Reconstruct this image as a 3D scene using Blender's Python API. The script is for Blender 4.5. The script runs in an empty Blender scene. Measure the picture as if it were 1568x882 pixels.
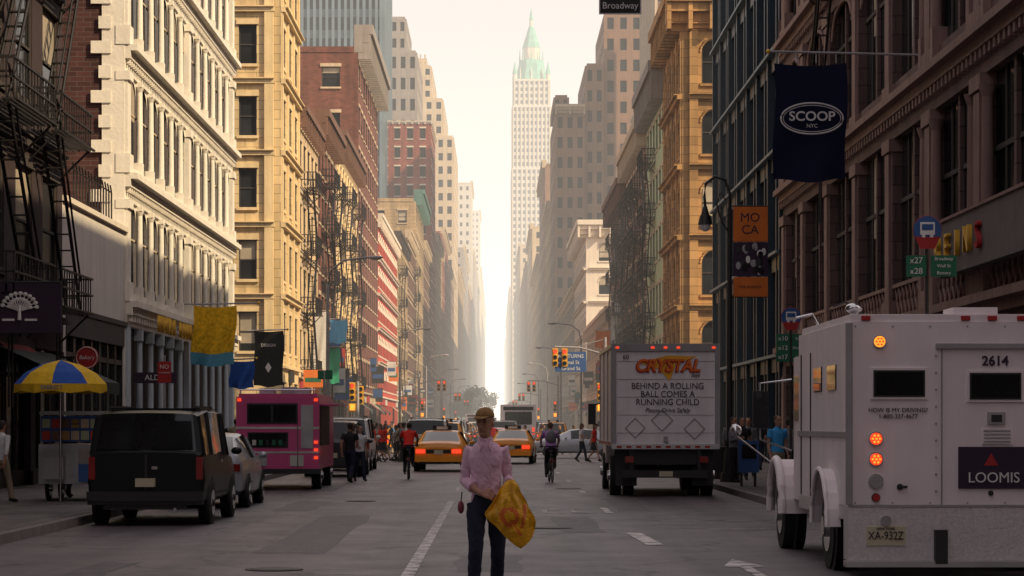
import bpy,bmesh,math,random,time
from mathutils import Vector,Matrix,noise
R=random.Random(7)
sc=bpy.context.scene
COL=sc.collection
XL,XR=-12.0,11.0
KL,KR=-7.0,5.7
# ------------------------------------------------------------ materials
def nt(name):
    m=bpy.data.materials.new(name);m.use_nodes=True
    n=m.node_tree.nodes;l=m.node_tree.links
    return m,n,l,n['Principled BSDF']
def mat(name,col,rough=.75,metal=0,var=.18,scale=1.5,streak=0,bump=0,bscale=20,emit=0,spec=.5,coat=0):
    m,n,l,p=nt(name)
    p.inputs['Roughness'].default_value=rough;p.inputs['Metallic'].default_value=metal
    p.inputs['Specular IOR Level'].default_value=spec
    if coat:
        p.inputs['Coat Weight'].default_value=coat;p.inputs['Coat Roughness'].default_value=.08
    tc=n.new('ShaderNodeTexCoord')
    nz=n.new('ShaderNodeTexNoise');nz.inputs['Scale'].default_value=scale;nz.inputs['Detail'].default_value=5;nz.inputs['Roughness'].default_value=.6
    l.new(tc.outputs['Object'],nz.inputs['Vector'])
    fac=nz.outputs['Fac']
    if streak:
        mp=n.new('ShaderNodeMapping');mp.inputs['Scale'].default_value=(2.2,2.2,.18)
        l.new(tc.outputs['Object'],mp.inputs['Vector'])
        n2=n.new('ShaderNodeTexNoise');n2.inputs['Scale'].default_value=1.6;n2.inputs['Detail'].default_value=4
        l.new(mp.outputs['Vector'],n2.inputs['Vector'])
        mx=n.new('ShaderNodeMix');mx.inputs['Factor'].default_value=.55
        l.new(fac,mx.inputs['A']);l.new(n2.outputs['Fac'],mx.inputs['B']);fac=mx.outputs['Result']
    cr=n.new('ShaderNodeValToRGB')
    e=cr.color_ramp.elements
    e[0].position=.3;e[1].position=.7
    e[0].color=(*[max(0,c*(1-var)) for c in col],1);e[1].color=(*[min(1,c*(1+var)) for c in col],1)
    l.new(fac,cr.inputs['Fac']);l.new(cr.outputs['Color'],p.inputs['Base Color'])
    if bump:
        nb=n.new('ShaderNodeTexNoise');nb.inputs['Scale'].default_value=bscale;nb.inputs['Detail'].default_value=3
        l.new(tc.outputs['Object'],nb.inputs['Vector'])
        b=n.new('ShaderNodeBump');b.inputs['Strength'].default_value=bump;b.inputs['Distance'].default_value=.05
        l.new(nb.outputs['Fac'],b.inputs['Height']);l.new(b.outputs['Normal'],p.inputs['Normal'])
    if emit:
        p.inputs['Emission Color'].default_value=(*col,1);p.inputs['Emission Strength'].default_value=emit
    return m
def brick(name,col,mortar=None,var=.25,rough=.85,bw=.44,rh=.16,ms=.012,dirt=.55,mk=None):
    m,n,l,p=nt(name);p.inputs['Roughness'].default_value=rough
    tc=n.new('ShaderNodeTexCoord');sp=n.new('ShaderNodeSeparateXYZ');l.new(tc.outputs['Object'],sp.inputs[0])
    ad=n.new('ShaderNodeMath');l.new(sp.outputs[0],ad.inputs[0]);l.new(sp.outputs[1],ad.inputs[1])
    cb=n.new('ShaderNodeCombineXYZ');l.new(ad.outputs[0],cb.inputs[0]);l.new(sp.outputs[2],cb.inputs[1])
    br=n.new('ShaderNodeTexBrick');br.inputs['Scale'].default_value=1
    br.inputs['Brick Width'].default_value=bw;br.inputs['Row Height'].default_value=rh;br.inputs['Mortar Size'].default_value=ms
    br.inputs['Color1'].default_value=(*[c*(1-var) for c in col],1);br.inputs['Color2'].default_value=(*[min(1,c*(1+var)) for c in col],1)
    mo=mortar or [c*.7+.06 for c in col];br.inputs['Mortar'].default_value=(*mo,1)
    l.new(cb.outputs[0],br.inputs['Vector'])
    mp=n.new('ShaderNodeMapping');mp.inputs['Scale'].default_value=(1,1,.15);l.new(tc.outputs['Object'],mp.inputs['Vector'])
    nz=n.new('ShaderNodeTexNoise');nz.inputs['Scale'].default_value=1.2;nz.inputs['Detail'].default_value=6;l.new(mp.outputs[0],nz.inputs['Vector'])
    cr=n.new('ShaderNodeValToRGB');cr.color_ramp.elements[0].position=.3;cr.color_ramp.elements[0].color=(dirt,dirt,dirt*.97,1);cr.color_ramp.elements[1].position=.65
    l.new(nz.outputs['Fac'],cr.inputs['Fac'])
    mx=n.new('ShaderNodeMix');mx.data_type='RGBA';mx.blend_type='MULTIPLY';mx.inputs['Factor'].default_value=1
    l.new(br.outputs['Color'],mx.inputs[6]);l.new(cr.outputs['Color'],mx.inputs[7]);l.new(mx.outputs[2],p.inputs['Base Color'])
    return m
def ashlar(name,col,var=.1): return brick(name,col,mortar=[c*.5 for c in col],var=var,bw=1.3,rh=.52,ms=.02,dirt=.6)
def stone(name,col,**k):
    a=dict(var=.24,scale=.9,streak=1,bump=.25,bscale=9,rough=.85);a.update(k)
    return mat(name,col,**a)
M={}
M['glass']=mat('window_glass',(.020,.022,.026),rough=.12,var=.6,scale=.35,bump=.08,bscale=1.3,spec=.08)
M['glass_l']=mat('window_glass_pale',(.06,.075,.09),rough=.08,var=.5,scale=.3,bump=.05,bscale=1.5,spec=.25)
M['blind']=mat('window_blind',(.36,.31,.24),var=.3,scale=.4)
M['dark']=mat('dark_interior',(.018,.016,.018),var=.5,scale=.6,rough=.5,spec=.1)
M['iron']=mat('black_iron',(.016,.014,.016),rough=.5,var=.3)
M['white']=stone('white_cast_iron',(.76,.71,.63),var=.10)
M['whiteblue']=stone('pale_blue_iron',(.46,.52,.58),var=.12)
M['cream']=ashlar('cream_stone',(.70,.53,.29))
M['creamt']=stone('cream_stone_trim',(.68,.52,.29),var=.2)
M['cream2']=stone('buff_stone',(.62,.46,.27),var=.3)
M['cream3']=ashlar('tan_stone',(.46,.33,.18))
M['tan']=ashlar('ornate_tan_stone',(.46,.26,.10),var=.2)
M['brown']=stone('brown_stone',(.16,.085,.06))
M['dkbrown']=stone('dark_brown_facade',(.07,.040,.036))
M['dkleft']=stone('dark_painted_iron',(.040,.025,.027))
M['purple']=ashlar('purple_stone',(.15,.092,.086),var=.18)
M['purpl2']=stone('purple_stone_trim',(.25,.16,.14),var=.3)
M['pgreen']=stone('pale_green_paint',(.40,.46,.28),var=.15)
M['redb']=brick('red_brick',(.31,.07,.045))
M['brownb']=brick('brown_brick',(.19,.06,.038))
M['dkbrick']=brick('dark_brick',(.075,.025,.024))
M['redp']=stone('red_paint_facade',(.46,.055,.03))
M['trimw']=stone('white_trim',(.66,.59,.50),var=.12)
M['trimc']=stone('cream_trim',(.50,.40,.28),var=.2)
M['trimd']=stone('dark_trim',(.05,.042,.04))
M['teal']=mat('teal_copper',(.08,.18,.16),var=.3,streak=1,rough=.7)
M['steelblue']=mat('blue_green_steel',(.015,.032,.050),rough=.45,var=.3,streak=1)
M['steelbl2']=mat('pale_blue_steel',(.10,.16,.20),rough=.5,var=.2)
M['grayt']=stone('gray_tower',(.27,.24,.22))
M['towerb']=stone('brown_tower_brick',(.26,.15,.10),scale=.3)
M['towerc']=stone('cream_tower',(.48,.38,.26),scale=.3)
M['pale']=stone('pale_limestone',(.50,.46,.39),scale=.2,var=.15)
M['copper']=mat('verdigris_copper',(.12,.34,.28),var=.25,scale=.3)
M['glasst']=mat('curtain_wall',(.14,.19,.23),rough=.2,var=.2,scale=.2)
M['roof']=mat('roof_tar',(.05,.05,.05),rough=.9)
M['stucco']=stone('white_stucco',(.64,.60,.56),var=.12)
# ------------------------------------------------------------ mesh builder
BF=((0,1,2,3),(4,7,6,5),(0,4,5,1),(1,5,6,2),(2,6,7,3),(3,7,4,0))
class MB:
    def __init__(s):
        s.v=[];s.f=[];s.fm=[];s.sm=[];s.ms=[];s.mc={};s.rd=.1;s.frame((0,0,0),(1,0,0),(0,-1,0))
    def frame(s,o,u,n):
        s.ox,s.oy,s.oz=o[0],o[1],o[2];s.ux,s.uy=u[0],u[1];s.nx,s.ny=n[0],n[1];return s
    def mi(s,m):
        k=m if isinstance(m,str) else m.name
        i=s.mc.get(k)
        if i is None:
            mm=M[m] if isinstance(m,str) else m
            if mm in s.ms: i=s.ms.index(mm)
            else: s.ms.append(mm);i=len(s.ms)-1
            s.mc[k]=i
        return i
    def P(s,u,n,z):
        return (s.ox+s.ux*u+s.nx*n, s.oy+s.uy*u+s.ny*n, s.oz+z)
    def add(s,vs,fs,m,sm=False):
        k=len(s.v);s.v.extend([(x[0],x[1],x[2]) for x in vs]);i=s.mi(m)
        for f in fs:
            s.f.append([k+a for a in f]);s.fm.append(i);s.sm.append(sm)
    def box(s,u0,u1,n0,n1,z0,z1,m):
        ax=s.ox+s.ux*u0;bx=s.ox+s.ux*u1;ay=s.oy+s.uy*u0;by=s.oy+s.uy*u1
        cx,dx,cy,dy=s.nx*n0,s.nx*n1,s.ny*n0,s.ny*n1;z0+=s.oz;z1+=s.oz
        k=len(s.v);i=s.mi(m)
        s.v+=[(ax+cx,ay+cy,z0),(bx+cx,by+cy,z0),(bx+dx,by+dy,z0),(ax+dx,ay+dy,z0),(ax+cx,ay+cy,z1),(bx+cx,by+cy,z1),(bx+dx,by+dy,z1),(ax+dx,ay+dy,z1)]
        s.f+=[(k+a,k+b_,k+c,k+d) for a,b_,c,d in BF];s.fm+=[i]*6;s.sm+=[False]*6
    def poly(s,pts,m):
        s.add([s.P(*p) for p in pts],[tuple(range(len(pts)))],m)
    def cyl(s,u,n,z0,z1,r0,r1,m,seg=10):
        vs=[];
        for z,r in((z0,r0),(z1,r1)):
            for i in range(seg):
                a=2*math.pi*i/seg;vs.append(s.P(u+r*math.cos(a),n+r*math.sin(a),z))
        s.add(vs,[(i,(i+1)%seg,seg+(i+1)%seg,seg+i) for i in range(seg)],m,True)
        s.add(vs,[tuple(range(seg)),tuple(range(seg,2*seg))],m)
    def tube(s,pts,r,m,seg=6,caps=True):
        pts=[Vector(s.P(*p)) for p in pts];n=len(pts);vs=[]
        rs=r if isinstance(r,(list,tuple)) else [r]*n
        for i,p in enumerate(pts):
            t=(pts[min(i+1,n-1)]-pts[max(i-1,0)]).normalized()
            ref=Vector((0,0,1)) if abs(t.z)<.9 else Vector((1,0,0))
            a=t.cross(ref).normalized();b=t.cross(a)
            for k in range(seg):
                an=2*math.pi*k/seg;vs.append(p+(a*math.cos(an)+b*math.sin(an))*rs[i])
        s.add(vs,[(i*seg+k,i*seg+(k+1)%seg,(i+1)*seg+(k+1)%seg,(i+1)*seg+k) for i in range(n-1) for k in range(seg)],m,True)
        if caps: s.add(vs,[tuple(range(seg)),tuple(range((n-1)*seg,n*seg))],m)
    def disc(s,u,n,z,r,th,m,seg=20,axis='n'):
        vs=[]
        for k in (0,1):
            for i in range(seg):
                a=2*math.pi*i/seg;c,d=r*math.cos(a),r*math.sin(a)
                vs.append(s.P(u+c,n+k*th,z+d) if axis=='n' else s.P(u+k*th,n+c,z+d))
        s.add(vs,[(i,(i+1)%seg,seg+(i+1)%seg,seg+i) for i in range(seg)],m,True)
        s.add(vs,[tuple(range(seg)),tuple(range(seg,2*seg))],m)
    def ell(s,u,n,z,a,b,c,m,su=12,sv=8):
        vs=[];
        for j in range(sv+1):
            t=math.pi*j/sv
            for i in range(su):
                p=2*math.pi*i/su;vs.append(s.P(u+a*math.sin(t)*math.cos(p),n+b*math.sin(t)*math.sin(p),z+c*math.cos(t)))
        s.add(vs,[(j*su+i,j*su+(i+1)%su,(j+1)*su+(i+1)%su,(j+1)*su+i) for j in range(sv) for i in range(su)],m,True)
    def mesh(s,name):
        me=bpy.data.meshes.new(name);me.from_pydata(s.v,[],s.f)
        for m in s.ms: me.materials.append(m)
        me.polygons.foreach_set('material_index',s.fm);me.polygons.foreach_set('use_smooth',s.sm);me.update()
        return me
    def done(s,name,parent=None,loc=(0,0,0),rz=0,bevel=0):
        ob=bpy.data.objects.new(name,s.mesh(name));COL.objects.link(ob)
        if parent: ob.parent=parent
        else: ob.location=loc;ob.rotation_euler=(0,0,rz)
        if bevel:
            b=ob.modifiers.new('b','BEVEL');b.width=bevel;b.segments=2;b.limit_method='ANGLE';b.angle_limit=.6
        return ob
def empty(name,loc=(0,0,0),rz=0):
    e=bpy.data.objects.new(name,None);e.location=loc;e.rotation_euler=(0,0,rz);COL.objects.link(e);return e
def text(s,size,loc,m,parent,name='lettering',ext=.004,rot=(math.pi/2,0,0),align='CENTER',sx=1,shear=0,bold=0):
    c=bpy.data.curves.new(name,'FONT');c.body=s;c.size=size;c.extrude=ext;c.align_x=align;c.align_y='CENTER';c.shear=shear;c.offset=bold;c.resolution_u=4
    o=bpy.data.objects.new(name,c)
    me=bpy.data.meshes.new_from_object(o);bpy.data.objects.remove(o)
    me.materials.clear();me.materials.append(M[m] if isinstance(m,str) else m)
    me.polygons.foreach_set('material_index',[0]*len(me.polygons))
    o=bpy.data.objects.new(name,me);COL.objects.link(o);o.location=loc;o.rotation_euler=rot;o.scale=(sx,1,1);o.parent=parent
    return o
# ------------------------------------------------------------ PEOPLE
def loft(bm,pts,rad,seg=14):
    n=len(pts);rings=[];pts=[Vector(p) for p in pts]
    for i,p in enumerate(pts):
        t=(pts[min(i+1,n-1)]-pts[max(i-1,0)]).normalized()
        ref=Vector((1,0,0)) if abs(t.x)<.85 else Vector((0,1,0))
        a=(ref-t*ref.dot(t)).normalized();b=t.cross(a)
        r=rad[i];ra,rb=(r,r) if not isinstance(r,tuple) else r
        rings.append([bm.verts.new(p+a*ra*math.cos(2*math.pi*k/seg)+b*rb*math.sin(2*math.pi*k/seg)) for k in range(seg)])
    for i in range(n-1):
        for k in range(seg): bm.faces.new((rings[i][k],rings[i][(k+1)%seg],rings[i+1][(k+1)%seg],rings[i+1][k]))
    bm.faces.new(rings[0][::-1]);bm.faces.new(rings[-1])
def raw(bm):
    t=bpy.data.meshes.new('h');bm.to_mesh(t);bm.free();return t
def remesh(bm,vox,smooth=3,disp=0):
    me=bpy.data.meshes.new('t');bm.normal_update();bm.to_mesh(me);bm.free()
    o=bpy.data.objects.new('t',me);COL.objects.link(o)
    r=o.modifiers.new('r','REMESH');r.mode='VOXEL';r.voxel_size=vox
    s=o.modifiers.new('s','SMOOTH');s.iterations=smooth;s.factor=.5
    dg=bpy.context.evaluated_depsgraph_get()
    m2=bpy.data.meshes.new_from_object(o.evaluated_get(dg));bpy.data.objects.remove(o)
    if disp:
        for v in m2.vertices:
            c=v.co;q=noise.noise(Vector((c.x*7+c.z*5,c.y*7,c.z*13-abs(c.x)*12)))+.35*noise.noise(Vector((c.x*18,c.y*18,c.z*26+c.x*20)))
            v.co=c+v.normal*q*disp
    return m2
def ebm(bm,c,r,mtx=None):
    m=Matrix.Translation(Vector(c))@(mtx or Matrix.Identity(4))@Matrix.Diagonal((*r,1))
    bmesh.ops.create_uvsphere(bm,u_segments=12,v_segments=8,radius=1,matrix=m)
def hand(bm,w,d,up,side,grip=.6,seg=8):
    w=Vector(w);d=Vector(d).normalized();up=Vector(up);up=(up-d*up.dot(d)).normalized();sd=d.cross(up)
    if sd.dot(Vector(side))<0: sd=-sd
    for k in range(4): loft(bm,[w,w+d*.04+sd*(k-1.5)*.011,w+d*.088+sd*(k-1.5)*.020],[.019,.017,.0125],seg)
    for k,L in enumerate((.068,.078,.082,.072)):
        b0=w+d*.085+sd*((k-1.5)*.020)
        a1=grip*.8;a2=grip*1.9
        p1=b0+(d*math.cos(a1)-up*math.sin(a1))*L*.5
        p2=p1+(d*math.cos(a2)-up*math.sin(a2))*L*.35
        p3=p2+(d*math.cos(a2*1.3)-up*math.sin(a2*1.3))*L*.25
        loft(bm,[b0-d*.02,b0,p1,p2,p3],[.011,.0105,.0098,.009,.0065],seg)
    b0=w+d*.03+sd*.028
    p1=b0+(d*.6+sd*.7-up*.2).normalized()*.035;p2=p1+(d*.8+sd*.1-up*.7*grip).normalized()*.032;p3=p2+(d*.7-sd*.2-up*.9*grip).normalized()*.02
    loft(bm,[w+d*.015+sd*.01,b0,p1,p2,p3],[.017,.0145,.012,.011,.008],seg)
BASE=dict(hR=(-.09,0,.92),hL=(.09,0,.92),kR=(-.10,-.02,.50),kL=(.10,-.02,.50),aR=(-.10,.02,.09),aL=(.10,.02,.09),
 sR=(-.185,0,1.41),sL=(.185,0,1.41),eR=(-.23,.03,1.13),eL=(.23,.03,1.13),wR=(-.24,-.05,.88),wL=(.24,-.05,.88),
 pel=(0,0,.93),chest=(0,0,1.28),neck=(0,0,1.47),head=(0,-.015,1.63),yaw=0,pitch=0,fR=(0,-1,0),fL=(0,-1,0))
POSES={'stand':{},
 'walk':dict(kR=(-.09,-.16,.51),aR=(-.09,-.26,.12),kL=(.09,.02,.49),aL=(.09,.28,.17),fL=(0,-.8,-.5),eR=(-.23,.10,1.14),wR=(-.22,.16,.90),eL=(.23,-.05,1.14),wL=(.22,-.22,.93),chest=(0,-.02,1.28),neck=(0,-.04,1.47),head=(0,-.06,1.63)),
 'walk2':dict(kL=(.09,-.14,.51),aL=(.09,-.2,.10),kR=(-.09,.03,.49),aR=(-.09,.24,.15),fR=(0,-.8,-.5),eL=(.23,.10,1.14),wL=(.22,.1,.90),eR=(-.23,-.02,1.13),wR=(-.16,-.22,1.08),yaw=.5),
 'talk':dict(eR=(-.24,.02,1.13),wR=(-.12,-.2,1.18),yaw=-.5,kL=(.13,-.03,.5),aL=(.15,-.02,.09)),
 'cycle':dict(pel=(0,.1,1.0),hR=(-.09,.08,.98),hL=(.09,.08,.98),kR=(-.12,-.28,.82),aR=(-.12,-.13,.47),kL=(.12,-.16,.58),aL=(.12,-.02,.24),chest=(0,-.1,1.32),neck=(0,-.2,1.5),head=(0,-.27,1.64),
   sR=(-.185,-.18,1.45),sL=(.185,-.18,1.45),eR=(-.27,-.32,1.25),eL=(.27,-.32,1.25),wR=(-.24,-.50,1.08),wL=(.24,-.50,1.08)),
 'hero':dict(kR=(-.10,-.12,.51),aR=(-.125,-.10,.10),kL=(.105,-.01,.49),aL=(.09,.20,.13),fL=(0.1,-.9,-.35),fR=(-.15,-1,0),
   sR=(-.158,0,1.400),sL=(.158,0,1.400),
   chest=(-.005,-.01,1.28),neck=(-.01,-.03,1.475),head=(-.015,-.055,1.635),yaw=-.38,pitch=.10,
   eR=(-.208,.04,1.13),wR=(-.05,-.185,1.02),eL=(.200,.06,1.14),wL=(.205,-.14,1.07))}
def person(name,pose,shirt,pants,skin,hairm,hires=False,sleeve=.5,skirt=False,longhair=False,cap=None,shorts=False,fat=1.0):
    J=dict(BASE);J.update(POSES[pose]);V=lambda k:Vector(J[k])
    vox=.007 if hires else .018
    parts=[]
    pel,ch,nk=V('pel'),V('chest'),V('neck')
    def cl(t):
        return pel.lerp(ch,t/.6) if t<.6 else ch.lerp(nk,(t-.6)/.4)
    bm=bmesh.new()
    prof=[(-.10,.168,.118),(.0,.166,.118),(.2,.155,.112),(.38,.157,.113),(.55,.175,.12),(.72,.188,.12),(.84,.182,.105),(.93,.13,.085),(1.0,.075,.07),(1.06,.066,.066)]
    loft(bm,[cl(t) if t>=0 else pel+(pel-ch)*(-t) for t,_,_ in prof],[(a*fat,b*fat) for _,a,b in prof],20)
    for s in 'RL':
        S,E,W=V('s'+s),V('e'+s),V('w'+s)
        end=E.lerp(W,sleeve) if sleeve>0 else S.lerp(E,.6)
        inner=S+Vector((.07 if s=='R' else -.07,0,-.02))
        if sleeve>0: loft(bm,[inner,S,S.lerp(E,.4),S.lerp(E,.85),E,E.lerp(end,.5),end],[.065*fat,.066*fat,.060*fat,.055*fat,.053*fat,.05,.048],14)
        else: loft(bm,[inner,S,S.lerp(E,.3),end],[.07,.073,.068,.066],14)
    parts.append((remesh(bm,vox,3,.011 if hires else 0),shirt))
    bm=bmesh.new()
    loft(bm,[pel+Vector((0,0,-.09)),pel+Vector((0,0,-.02)),pel+Vector((0,0,.08))],[(.15*fat,.115),(.165*fat,.12),(.155*fat,.11)],20)
    if skirt:
        loft(bm,[pel+Vector((0,0,.05)),pel+Vector((0,0,-.1)),pel+Vector((0,0,-.38))],[(.15,.11),(.17,.13),(.22,.19)],20)
    else:
        for s in 'RL':
            h,k,a=V('h'+s),V('k'+s),V('a'+s)
            if shorts: loft(bm,[h,h.lerp(k,.4),h.lerp(k,.95)],[.098,.092,.085],14)
            else: loft(bm,[h,h.lerp(k,.35),h.lerp(k,.75),k,k.lerp(a,.3),k.lerp(a,.7),a+(a-k)*.04],[.094,.088,.073,.066,.065,.058,.062],14)
    parts.append((remesh(bm,vox,3,.010 if hires else 0),pants))
    bm=bmesh.new()
    hd=V('head');hm=Matrix.Translation(hd)@Matrix.Rotation(J['yaw'],4,'Z')@Matrix.Rotation(J['pitch'],4,'X')
    hp=[(-.118,.022,.022,-.062),(-.108,.038,.045,-.05),(-.085,.052,.064,-.03),(-.045,.064,.083,-.01),(0,.073,.092,0),(.04,.077,.097,.006),(.08,.068,.086,.012),(.108,.042,.056,.014),(.12,.012,.016,.014)]
    b2=bmesh.new()
    loft(b2,[Vector((0,y,z)) for z,_,_,y in hp],[(a,b) for _,a,b,_ in hp],20)
    loft(b2,[(0,-.088,.022),(0,-.103,-.005),(0,-.112,-.028),(0,-.088,-.040)],[.009,.011,.015,.010],8)
    for sx in(-1,1):
        ebm(b2,(sx*.077,.008,-.005),(.011,.019,.031))
        ebm(b2,(sx*.032,-.076,.03),(.022,.014,.008))
    ebm(b2,(0,-.083,-.062),(.022,.011,.010));ebm(b2,(0,-.075,-.095),(.02,.014,.014))
    b2.transform(hm);t=bpy.data.meshes.new('x');b2.to_mesh(t);b2.free();bm.from_mesh(t)
    loft(bm,[nk+Vector((0,.01,-.06)),nk+Vector((0,0,.03)),hd+Vector((0,.012,-.04))],[.06,.054,.053],12)
    hb=bmesh.new() if not hires else bm
    for s in 'RL':
        S,E,W=V('s'+s),V('e'+s),V('w'+s)
        if sleeve<=0: loft(bm,[S,S.lerp(E,.5),E],[.052,.047,.041],12)
        loft(bm,[S.lerp(E,.8) ,E,E.lerp(W,.3),E.lerp(W,.75),W,W+(W-E)*.05],[.036,.039,.040,.030,.026,.024],12)
        d=(W-E).normalized();sx=-1 if s=='R' else 1
        if pose=='hero' and s=='R': hand(hb,W,(.75,-.45,-.1),(-.2,-.8,.5),(0,0,1),.75)
        elif pose=='hero': hand(hb,W,(-.05,-.5,-.6),(.9,-.2,.2),(0,-1,.3),1.0)
        elif pose=='cycle': hand(hb,W,(0,-1,-.1),(0,0,1),(-sx,0,0),1.0)
        else: hand(hb,W,d,(sx,0,.1),(0,-1,0),.35)
        if skirt or shorts:
            h,k,a=V('h'+s),V('k'+s),V('a'+s)
            loft(bm,[h,k,k.lerp(a,.3),k.lerp(a,.8),a-Vector((0,0,.03))],[.07,.048,.052,.034,.034],12)
    parts.append((remesh(bm,.0055 if hires else .013,2),skin))
    if not hires: parts.append((raw(hb),skin))
    bm=bmesh.new()
    for s in 'RL':
        a=V('a'+s);f=V('f'+s).normalized();up=Vector((0,0,1))
        b=a-Vector((0,0,.045))
        loft(bm,[b-f*.07+up*.01,b-f*.03+up*.015,b+f*.05,b+f*.13-up*.012,b+f*.19-up*.02],[.033,.043,.043,.04,.024],12)
        loft(bm,[a+up*.03,a-up*.04],[.042,.045],12)
    parts.append((raw(bm),M['shoe']))
    bm=bmesh.new()
    if cap:
        rr=[(.044,.085,.103,.008),(.075,.084,.100,.01),(.105,.068,.084,.013),(.127,.040,.05,.014),(.134,.008,.01,.014)]
        loft(bm,[Vector((0,y,z)) for z,_,_,y in rr],[(a,b) for _,a,b,_ in rr],18)
        loft(bm,[(0,-.06,.056),(0,-.120,.052),(0,-.165,.044)],[(.072,.010),(.062,.008),(.034,.006)],14)
        b3=bmesh.new();ebm(b3,(0,.04,.01),(.076,.066,.06));b3.transform(hm);parts.append((raw(b3),hairm))
    else:
        ebm(bm,(0,.018,.045),(.084,.094,.088))
        if longhair: loft(bm,[(0,.05,.06),(0,.07,-.05),(0,.075,-.2)],[(.08,.06),(.085,.05),(.06,.03)],14)
        else: ebm(bm,(0,.055,-.01),(.07,.05,.06))
    bm.transform(hm);parts.append((raw(bm),cap or hairm))
    bm=bmesh.new()
    for sx in(-1,1):
        ebm(bm,(sx*.031,-.087,.010),(.013,.006,.005));ebm(bm,(sx*.032,-.088,.032),(.018,.006,.004))
    bm.transform(hm);parts.append((raw(bm),M['eye']))
    bm=bmesh.new();ebm(bm,(0,-.0935,-.062),(.021,.004,.005));bm.transform(hm);parts.append((raw(bm),M['lip']))
    if hires:
        bm=bmesh.new();b=nk+Vector((0,0,-.005))
        for sx in(-1,1):
            loft(bm,[b+Vector((sx*.055,.05,.02)),b+Vector((sx*.064,-.02,.01)),b+Vector((sx*.035,-.08,-.04)),b+Vector((sx*.045,-.105,-.08))],[(.008,.026),(.008,.028),(.010,.025),(.004,.012)],10)
        for i in range(6): ebm(bm,(-.005,-.118+.002*i,1.34-.07*i),(.006,.004,.006))
        loft(bm,[V('eR').lerp(V('wR'),.44),V('eR').lerp(V('wR'),.54)],[.053,.051],14)
        loft(bm,[V('eL').lerp(V('wL'),.44),V('eL').lerp(V('wL'),.54)],[.053,.051],14)
        ebm(bm,(.075,-.112,1.30),(.045,.006,.05))
        parts.append((raw(bm),shirt))
    out=bmesh.new();mats=[]
    for me,m in parts:
        k=len(out.faces);out.from_mesh(me);out.faces.ensure_lookup_table()
        if m not in mats: mats.append(m)
        for f in out.faces[k:]: f.material_index=mats.index(m);f.smooth=True
    me=bpy.data.meshes.new(name);out.to_mesh(me);out.free()
    for m in mats: me.materials.append(m)
    return me
def put(name,me,loc,rz=0,s=1,parent=None):
    o=bpy.data.objects.new(name,me);COL.objects.link(o);o.location=loc;o.rotation_euler=(0,0,rz);o.scale=(s,s,s)
    if parent:o.parent=parent
    return o
def cloth(name,c,r=.8,v=.12): return mat(name,c,rough=r,var=v,scale=9,bump=.25,bscale=40,spec=.25)
M['shoe']=cloth('shoe_leather',(.03,.025,.02));M['eye']=mat('eye_brow',(.03,.02,.015));M['lip']=mat('lips',(.30,.11,.09))
sk1=mat('skin',(.42,.24,.17),rough=.55,var=.12,scale=8);sk2=mat('skin_tan',(.38,.19,.12),rough=.55,var=.1,scale=8);sk3=mat('skin_dark',(.11,.06,.04),rough=.5)
hair1=mat('dark_hair',(.025,.018,.014));hair2=mat('brown_hair',(.10,.055,.03))
c_pink=cloth('pink_shirt',(.76,.50,.63),v=.05);c_jean=cloth('dark_denim',(.016,.021,.040));c_cap=cloth('khaki_cap',(.28,.16,.065))
c_wh=cloth('white_shirt',(.62,.62,.64));c_kh=cloth('khaki_trousers',(.30,.24,.17));c_blue=cloth('bright_blue_shirt',(.06,.36,.76));c_red=cloth('red_shirt',(.64,.03,.02))
c_bk=cloth('black_clothes',(.02,.02,.024));c_pu=cloth('purple_top',(.34,.17,.42));c_gr=cloth('grey_clothes',(.18,.18,.2))
hero=person('man_carrying_bag','hero',c_pink,c_jean,sk2,hair1,True,.5,cap=c_cap,fat=.86)
hs=1.86/1.77
HX,HY=-.09,21.6
o=put('man_carrying_bag',hero,(HX,HY,0),0,hs);o.scale=(hs*.95,hs*.95,hs)
P1=person('p','walk',c_wh,c_kh,sk2,hair1,sleeve=.5)
P2=person('p','stand',c_blue,c_kh,sk1,hair2,sleeve=0)
P3=person('p','cycle',c_red,c_bk,sk3,hair1,sleeve=0)
P4=person('p','cycle',c_pu,c_bk,sk1,hair2,sleeve=0)
P5=person('p','walk2',c_bk,c_jean,sk2,hair1,sleeve=0)
P6=person('p','walk',c_red,c_bk,sk1,hair2,sleeve=0,skirt=True,longhair=True)
P7=person('p','talk',c_gr,c_bk,sk2,hair1,sleeve=1)
P8=person('p','walk2',c_wh,c_jean,sk1,hair2,sleeve=0,longhair=True)
P9=person('p','walk',c_kh,c_jean,sk3,hair1,sleeve=0,shorts=True)
P10=P7
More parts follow.
